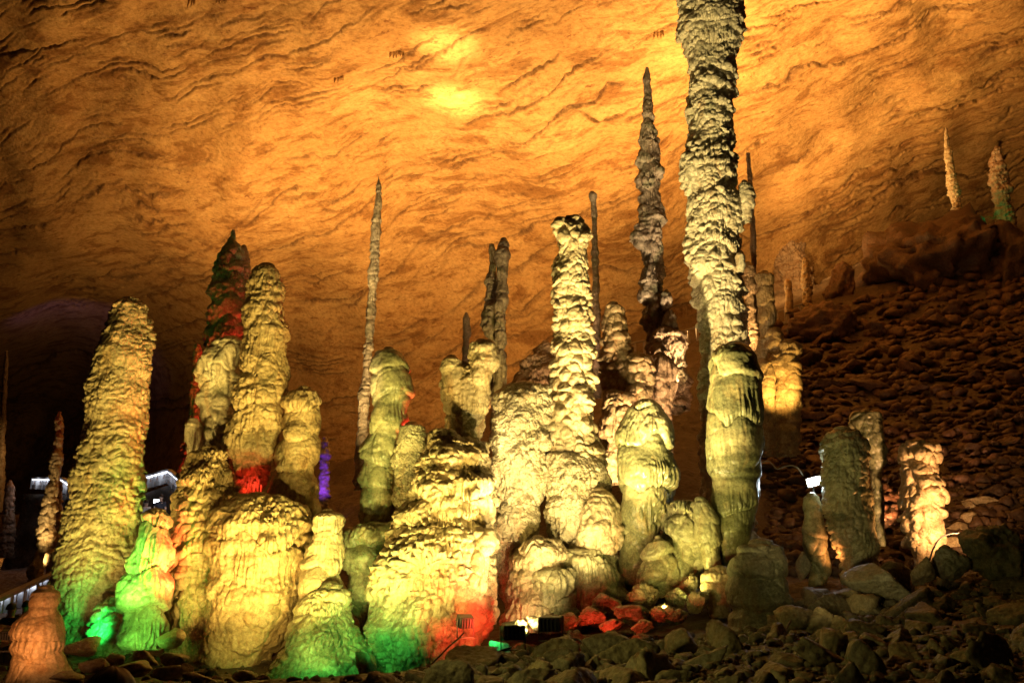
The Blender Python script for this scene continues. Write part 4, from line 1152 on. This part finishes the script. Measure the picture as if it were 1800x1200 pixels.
# spires behind
spot(520, 1225, 14.6, 661, 430, 29, 15000, (1.0, 0.68, 0.30), 12, 0.9, 0.1)
spot(1120, 1150, 15.8, 1142, 360, 30, 10000, (1.0, 0.68, 0.32), 17, 0.9, 0.1)
spot(850, 1205, 15.0, 878, 530, 31, 6000, (1.0, 0.76, 0.3), 9, 0.9, 0.1)
spot(640, 960, 25, 655, 520, 29, 4200, (1.0, 0.66, 0.28), 50, 0.8)
spot(900, 850, 27, 890, 520, 31, 1500, YEL, 60, 0.8)
spot(1120, 790, 26.5, 1150, 350, 30, 4200, (1.0, 0.72, 0.38), 50, 0.8)
spot(1215, 700, 28, 1160, 400, 30, 50, (0.3, 1.0, 0.2), 60, 0.8)
spot(1215, 760, 27, 1150, 330, 30, 4200, (1.0, 0.70, 0.36), 50, 0.8)
spot(1010, 760, 30, 1045, 500, 33, 900, (1.0, 0.55, 0.28), 60, 0.8)
spot(930, 780, 30.5, 950, 650, 34, 500, (1.0, 0.5, 0.22), 80, 0.8)
spot(1320, 640, 33, 1320, 450, 35, 900, (1.0, 0.55, 0.22), 70, 0.8)
# right
spot(1705, 950, 20.8, 1630, 870, 23, 1200, (1.0, 0.52, 0.21), 90, 0.8)
spot(1590, 960, 21.4, 1530, 860, 21.6, 170, (1.0, 0.42, 0.12), 110, 0.8)
spot(1470, 990, 21.4, 1445, 930, 22, 40, (1.0, 0.35, 0.1), 110, 0.8)
spot(1420, 1180, 13, 1490, 850, 22, 420, (1.0, 0.78, 0.3), 44, 0.8)
spot(1090, 910, 23.6, 1095, 670, 27, 3200, (1.0, 0.66, 0.30), 70, 0.8)
spot(1215, 850, 24.4, 1130, 680, 27, 900, (1.0, 0.62, 0.30), 70, 0.8)
spot(1385, 720, 28.6, 1350, 580, 31, 600, (1.0, 0.55, 0.12), 100, 0.8)
spot(276, 884, 36.5, 262, 900, 38.5, 40, (0.9, 0.95, 1.0), 120, 0.8)
spot(60, 1040, 30.5, 90, 880, 32, 420, (1.0, 0.66, 0.26), 60, 0.8)
spot(563, 890, 44.5, 568, 800, 46, 260, VIO, 80, 0.8)
spot(1500, 930, 26, 1680, 740, 36, 2400, (1.0, 0.42, 0.16), 60, 0.9)
spot(300, 1130, 10, 1500, 1150, 14, 480, (0.95, 0.80, 0.2), 70, 0.9, 0.1, 2.2)  # added unseen fill on the foreground stones, standing in for flood spill
spot(1700, 440, 58.8, 1680, 330, 60, 600, (1.0, 0.85, 0.3), 70, 0.8)

# ------------------------------------------------------------------ lamps that show
floodlight(at(818, 1118, 17.6), at(770, 1060, 19.6), 'black floodlight tilted at the foot of the great cone mound', 'lens_warm', 0.28, 0.2)
floodlight(at(902, 1140, 16.0), at(850, 1140, 17.6), 'black floodlight box throwing green light at the stones to its left', 'lens_green', 0.38, 0.24)
floodlight(at(968, 1124, 16.2), at(1050, 1085, 19), 'black floodlight box throwing red light over the cobbles', 'lens_red', 0.38, 0.24)
floodlight(at(10, 1142, 16.4), at(60, 1090, 18), 'floodlight at the left edge by the small bell stalagmite', 'lens_red', 0.20, 0.15)


def lamp_on_stake():
    p = at(1430, 846, 22.4)
    g = float(ground(p[0], p[1])[0])
    e = empty('work_lamp', (p[0], p[1], g), 'glaring white lamp on a thin stake above the low stump', 'lamp')
    hgt = p[2] - g
    bm = bmesh.new()
    bm_bar(bm, (0, 0.06, -0.1), (0, 0.06, hgt - 0.1), 0.035, 0.035)
    bm_obj('stake', bm, M['black'], e)
    d = Vector((-0.12, -0.92, -0.12)).normalized()
    rot = d.to_track_quat('Y', 'Z').to_matrix() @ Matrix.Rotation(0.22, 3, 'Y')
    bm = bmesh.new(); bm_box(bm, 0, 0, hgt, 0.36, 0.12, 0.23, rot, 0.02); bm_obj('housing', bm, M['concrete'], e)
    bm = bmesh.new(); c = rot @ Vector((0, 0.075, 0)); bm_box(bm, c.x, c.y, hgt + c.z, 0.32, 0.012, 0.19, rot, 0.004); bm_obj('lens', bm, M['lens_white'], e)
    ld = bpy.data.lights.new('lamp', 'SPOT'); ld.energy = 36; ld.color = (0.82, 0.96, 1.0); ld.spot_size = R(150); ld.spot_blend = 0.8; ld.shadow_soft_size = 0.1
    o = bpy.data.objects.new('lamp', ld); COL.objects.link(o); o.parent = e
    o.location = (c.x * 3, c.y * 3, hgt + c.z * 3)
    o.rotation_euler = d.to_track_quat('-Z', 'Y').to_euler()


lamp_on_stake()


def cable(pix, rad, mat, label, on_ground=False):
    pts = []
    for (px, py, Y) in pix:
        a = at(px, py, Y)
        if on_ground:
            a[2] = max(a[2], ground(a[0], a[1])[0] + 0.03)
        pts.append(a)
    P = spline(pts, 60)
    o = link('cable', tube_mesh('cable', P, rad, 7), M[mat])
    return tag(o, label, 'cable')


cable([(1412, 836, 22.5), (1402, 822, 22.5), (1391, 818, 22.6), (1378, 820, 22.8), (1366, 824, 23), (1358, 816, 23.2), (1350, 810, 23.4), (1340, 812, 23.6)], 0.018, 'palecable', 'thin drooping cable running left from the glaring white lamp')
cable([(750, 1172, 17.5), (765, 1160, 17.4), (790, 1135, 17.3), (805, 1122, 17.4), (815, 1112, 17.5)], 0.016, 'cable', 'black cable rising to the tilted floodlight by the great cone mound')
cable([(715, 1180, 16.8), (735, 1173, 16.6), (762, 1169, 16.5), (800, 1167, 16.3), (840, 1160, 16.2), (870, 1152, 16.0), (900, 1136, 16.0)], 0.020, 'palecable', 'pale cable looping along the floor towards the green floodlight box', True)
cable([(840, 1182, 15.6), (848, 1172, 15.7), (862, 1155, 15.8), (880, 1143, 15.9), (898, 1138, 16.0)], 0.014, 'cable', 'thin black cable crossing the green lit stones')
cable([(992, 1150, 15.4), (990, 1135, 15.6), (1000, 1124, 15.8), (1018, 1124, 15.8), (1026, 1138, 15.5), (1018, 1156, 15.2), (1030, 1172, 14.8)], 0.018, 'cable', 'loop of black cable beside the red floodlight box')
cable([(1390, 1090, 15), (1380, 1110, 14.6), (1374, 1135, 14.0), (1372, 1160, 13.4), (1374, 1190, 12.8)], 0.016, 'cable', 'cable trailing down the rubble below the dark barrel stalagmite')
cable([(1698, 936, 21.5), (1670, 938, 21.6), (1652, 946, 21.7), (1640, 965, 21.8), (1634, 985, 21.9)], 0.02, 'cable', 'cable arching in front of the glaring knobbly stalagmite')


# ------------------------------------------------------------------ railings
def railing(pts, label, hgt, panels, led=True, mat='concrete', group=None, thick=0.14, solid=True):
    """balustrade through 3D points (its top edge): posts, rails, panels with openings, light strip under the rail"""
    pts = [np.array(p) for p in pts]
    org = pts[0] - np.array([0, 0, hgt])
    e = empty('railing', org, label, 'railing', group)
    L = [p - org for p in pts]
    dz = np.array([0, 0, 1.0])
    for i in range(len(L) - 1):
        a, b = L[i], L[i + 1]
        bm = bmesh.new(); bm_bar(bm, a, b, thick * 1.5, 0.10, 0.01); bm_obj('top_rail', bm, M[mat], e)
        bm = bmesh.new(); bm_bar(bm, a - dz * (hgt - 0.12), b - dz * (hgt - 0.12), thick, 0.22, 0.01); bm_obj('bottom_rail', bm, M[mat], e)
        n = panels[i]
        for k in range(n + 1):
            if k == n and i < len(L) - 2: continue
            c = a + (b - a) * k / n
            bm = bmesh.new(); bm_bar(bm, c - dz * hgt, c - dz * 0.05, thick * 1.25, thick * 1.25); bm_obj('post', bm, M[mat], e)
        if solid:
            for k in range(n):
                p, q = a + (b - a) * (k + 0.14) / n, a + (b - a) * (k + 0.86) / n
                p2, q2 = a + (b - a) * (k + 0.5) / n, None
                bm = bmesh.new()
                bm_bar(bm, p - dz * (hgt * 0.62), q - dz * (hgt * 0.62), thick * 0.5, hgt * 0.16)
                bm_bar(bm, p2 - dz * (hgt * 0.55), p2 - dz * 0.05, thick * 0.5, thick * 0.5)
                bm_obj('panel', bm, M[mat], e)
        if led:
            off = np.array([0.0, -thick * 0.8, -0.085])
            bm = bmesh.new(); bm_bar(bm, a + off, b + off, 0.05, 0.05); bm_obj('light_strip', bm, M['led'], e)
            nl = max(1, int(np.linalg.norm(b - a) / 1.5))
            for k in range(nl):
                c = a + (b - a) * (k + 0.5) / nl + off * 1.6 + np.array([0, -0.25, -0.05])
                ld = bpy.data.lights.new('strip_light', 'POINT'); ld.energy = 3; ld.color = (0.86, 0.92, 1.0); ld.shadow_soft_size = 0.08
                o = bpy.data.objects.new('strip_light', ld); COL.objects.link(o); o.parent = e; o.location = Vector(c.tolist())
    return e


railing([at(-60, 1078, 22.5), at(40, 1033, 25), at(104, 1003, 26.5)], 'grey stair balustrade with glowing white light strip at the lower left', 1.05, [4, 3])
railing([at(240, 842, 44), at(298, 826, 42), at(318, 842, 39)], 'white lit terrace balustrade between the broad scaly stalagmite and the twin lobed mound', 0.62, [5, 2])
railing([at(60, 840, 46), at(112, 841, 42), at(124, 850, 41)], 'white lit balustrade corner behind the slender stalagmite in the left gap', 0.55, [5, 2])
railing([at(1100, 606, 57), at(1180, 588, 57), at(1240, 570, 57)], 'faint plain path railing between the dark barky spire and the giant column', 1.2, [5, 4], False, 'concrete', None, 0.12, False)
railing([at(1335, 556, 56), at(1380, 544, 56), at(1418, 532, 56)], 'path railing with faint light line above the amber lobes', 1.0, [3, 3], False, 'concrete', None, 0.10, False)

# terrace under the lit balustrade
def terrace(label, pix, drop, seed):
    """a rough rock terrace: its rim follows the pixels, its face falls away below"""
    top = spline([at(*p) for p in pix], 40)
    rows = []
    for j, f in enumerate(np.linspace(0, 1, 14)):
        r = top.copy(); r[:, 2] -= drop * f; r[:, 1] -= 1.2 * f ** 2
        rows.append(r)
    back = top.copy(); back[:, 1] += 5.0; back[:, 2] += 0.02
    V = np.concatenate([back[None], np.array(rows)]).reshape(-1, 3)
    d = 0.25 * fbm(V * 0.9, seed, 4)
    d[:len(top) * 2] = 0
    V[:, 1] -= d
    V[:, 2] += 0.4 * d
    o = link('terrace', grid_mesh('terrace', V, 15, len(top)), M['soil'])
    tag(o, kind='structure')


terrace('rock terrace', [(232, 871, 43.8), (262, 864, 43), (298, 853, 41.6), (318, 869, 38.6), (322, 880, 37)], 4.0, 5)
terrace('rock terrace', [(40, 868, 46), (80, 868, 44), (112, 868, 41.6), (126, 878, 40)], 4.0, 6)


# ------------------------------------------------------------------ visitors
def skin_obj(name, verts, edges, radii, mat, parent, root=0, sub=2, flat=None):
    me = bpy.data.meshes.new(name)
    me.from_pydata([tuple(v) for v in verts], edges, [])
    o = link(name, me, mat, parent)
    o.modifiers.new('skin', 'SKIN').use_smooth_shade = True
    sk = me.skin_vertices[0].data
    for i, r in enumerate(radii):
        sk[i].radius = r if isinstance(r, tuple) else (r, r)
        sk[i].use_root = (i == root)
    o.modifiers.new('smooth', 'SUBSURF').levels = sub
    o.modifiers['smooth'].render_levels = sub
    return o


def visitor(loc, rz, label, shirt, hgt=1.68, trousers='darkcloth', arm=0.0, hair_long=False):
    e = empty('person', loc, label, 'person', None, rz)
    k = hgt / 1.68
    V, E, Rr = [], [], []

    def v(x, y, z, r):
        V.append((x * k, y * k, z * k)); Rr.append(tuple(q * k for q in r) if isinstance(r, tuple) else r * k)
        return len(V) - 1
    pel = v(0, 0, 0.90, (0.15, 0.10)); wst = v(0, -0.005, 1.06, (0.13, 0.09)); chs = v(0, 0, 1.26, (0.155, 0.105)); nk = v(0, 0.005, 1.40, 0.055); hb = v(0, -0.012, 1.485, 0.066)
    hm = v(0, -0.012, 1.57, (0.076, 0.088)); ht = v(0, -0.005, 1.635, (0.058, 0.068)); nose = v(0, -0.108, 1.545, 0.012)
    E += [(pel, wst), (wst, chs), (chs, nk), (nk, hb), (hb, hm), (hm, ht), (hm, nose)]
    for s in (-1, 1):
        ear = v(s * 0.082, 0.0, 1.55, 0.014); E.append((hm, ear))
        sh = v(s * 0.17, 0, 1.355, 0.055); el = v(s * 0.23, 0.02, 1.08, 0.042); wr = v(s * 0.235, -0.06 - arm, 0.86 + arm, 0.028); pm = v(s * 0.235, -0.085 - arm, 0.79 + arm, (0.030, 0.018))
        E += [(chs, sh), (sh, el), (el, wr), (wr, pm)]
        for f in range(4):                                           # fingers, slightly curled, unequal
            a = v(s * 0.235, -0.110 - arm + 0.018 * f, 0.745 + arm - 0.006 * (1 - abs(f - 1.5)), 0.009); b = v(s * 0.228, -0.114 - arm + 0.016 * f, 0.712 + arm + 0.006 * abs(f - 1.2), 0.007)
            E += [(pm, a), (a, b)]
        t = v(s * 0.222, -0.118 - arm, 0.80 + arm, 0.010); t2 = v(s * 0.213, -0.132 - arm, 0.768 + arm, 0.008); E += [(pm, t), (t, t2)]
        hp = v(s * 0.09, 0, 0.84, 0.085); kn = v(s * 0.10, -0.01 - 0.02 * s, 0.47, 0.056); an = v(s * 0.10, 0.02, 0.09, 0.038); toe = v(s * 0.115, -0.13, 0.035, 0.036)
        E += [(pel, hp), (hp, kn), (kn, an), (an, toe)]
    body = skin_obj('body', V, E, Rr, M['skin'], e, pel, 1)
    T, TE, TR = [], [], []

    def t_(x, y, z, r):
        T.append((x * k, y * k, z * k)); TR.append(tuple(q * k for q in r) if isinstance(r, tuple) else r * k)
        return len(T) - 1
    a = t_(0, 0, 0.86, (0.172, 0.122)); b = t_(0, 0, 1.06, (0.158, 0.115)); c = t_(0, 0, 1.27, (0.178, 0.122)); d = t_(0, 0.005, 1.385, (0.085, 0.075))
    TE += [(a, b), (b, c), (c, d)]
    for s in (-1, 1):
        p = t_(s * 0.175, 0, 1.35, 0.075); q = t_(s * 0.215, 0.01, 1.17, 0.066); TE += [(c, p), (p, q)]
    skin_obj('shirt', T, TE, TR, M[shirt], e, a, 1)
    T, TE, TR = [], [], []
    a = t_(0, 0, 0.92, (0.168, 0.118))
    for s in (-1, 1):
        h = t_(s * 0.09, 0, 0.82, 0.102); n = t_(s * 0.10, -0.01 - 0.02 * s, 0.47, 0.076); m = t_(s * 0.10, 0.02, 0.10, 0.062); TE += [(a, h), (h, n), (n, m)]
    skin_obj('trousers', T, TE, TR, M[trousers], e, a, 1)
    # hair: a cap of strands over the skull, open at the face
    n1, n2 = 26, 48
    th = np.linspace(0.02, 2.25 if hair_long else 1.75, n1)
    ph = np.linspace(0, 2 * np.pi, n2, endpoint=False)
    TH, PH = np.meshgrid(th, ph, indexing='ij')
    face = np.clip(-np.sin(PH), 0, 1)                                 # -y is the face
    TH = np.minimum(TH, th[-1] - 1.15 * face ** 0.6)
    P = np.stack([0.094 * np.sin(TH) * np.cos(PH), 0.004 + 0.112 * np.sin(TH) * np.sin(PH), 1.575 + 0.118 * np.cos(TH)], -1).reshape(-1, 3)
    P += (P - np.array([0, 0, 1.56])) * (0.05 * perlin(np.stack([PH.ravel() * 9, TH.ravel() * 1.5, np.zeros(PH.size)], 1), 91) + 0.02)[:, None]
    link('hair', grid_mesh('hair', P * k, n1, n2, wrap=True), M['hair'], e)
    return e


def stand(px, py, Y, hgt):
    """foot point of somebody whose crown shows at the pixel"""
    a = at(px, py, Y); a[2] -= hgt
    return a


visitor(stand(200, 1168, 3.7, 1.70), R(180 - 8), 'visitor seen from behind, only the black haired crown showing at the bottom edge', 'darkcloth', 1.68, hair_long=True)
visitor(stand(258, 877, 38.5, 1.70), R(175), 'visitor in a white shirt on the terrace beside the bell shaped stalagmite', 'whiteshirt', 1.66)
visitor(stand(284, 868, 38.0, 1.70), R(190), 'visitor in dark clothes right of the white shirted one under the lit balustrade', 'darkcloth', 1.68)
visitor(stand(22, 1058, 19.5, 1.68), R(160), 'dark visitor with head just above the stones at the lower left', 'darkcloth', 1.66)
visitor(stand(48, 1054, 20.5, 1.70), R(200), 'dark visitor under the stair balustrade next to the bell stalagmite', 'darkcloth', 1.68)
floodlight(at(274, 893, 39.5), at(262, 830, 36), 'small bright white lamp beside the white shirted visitor', 'lens_white', 0.22, 0.16)


# ------------------------------------------------------------------ small ferns that grow in the lamp light
def fern(px, py, Y, n, size, label):
    a = at(px, py, Y)
    e = empty('fern', a, label, 'plant')
    for i in range(n):
        az = i * 2.4 + rnd.uniform(-0.3, 0.3)
        L = size * rnd.uniform(0.7, 1.1)
        bm = bmesh.new()
        for j in range(9):
            f = j / 8
            x = L * f; z = L * (0.9 * f - 0.75 * f * f)
            w = 0.32 * L * math.sin(math.pi * min(1, f * 0.85 + 0.12)) * 0.5
            for s in (-1, 1):
                q = [bm.verts.new(p) for p in ((x, 0, z), (x + 0.05 * L, s * w * 0.5, z + 0.03 * L), (x + 0.09 * L, s * w, z + 0.01 * L), (x + 0.06 * L, s * w * 0.4, z - 0.005 * L))]
                bm.faces.new(q)
        bmesh.ops.rotate(bm, verts=bm.verts, cent=(0, 0, 0), matrix=Matrix.Rotation(az, 3, 'Z'))
        bm_obj('frond', bm, M['leaf'], e)


fern(1746, 384, 57.0, 9, 0.55, 'little green lit fern beside the stout crest spire')
fern(802, 646, 20.3, 6, 0.12, 'tuft of tiny fern between the two heads of the stubby stalagmite')
spot(1738, 392, 56.0, 1748, 340, 57.5, 90, GRN, 100, 0.8, 0.1, 0.2)
spot(20, 650, 92, 70, 618, 96, 600, (0.2, 0.12, 1.0), 90, 0.9, 0.2, 0)
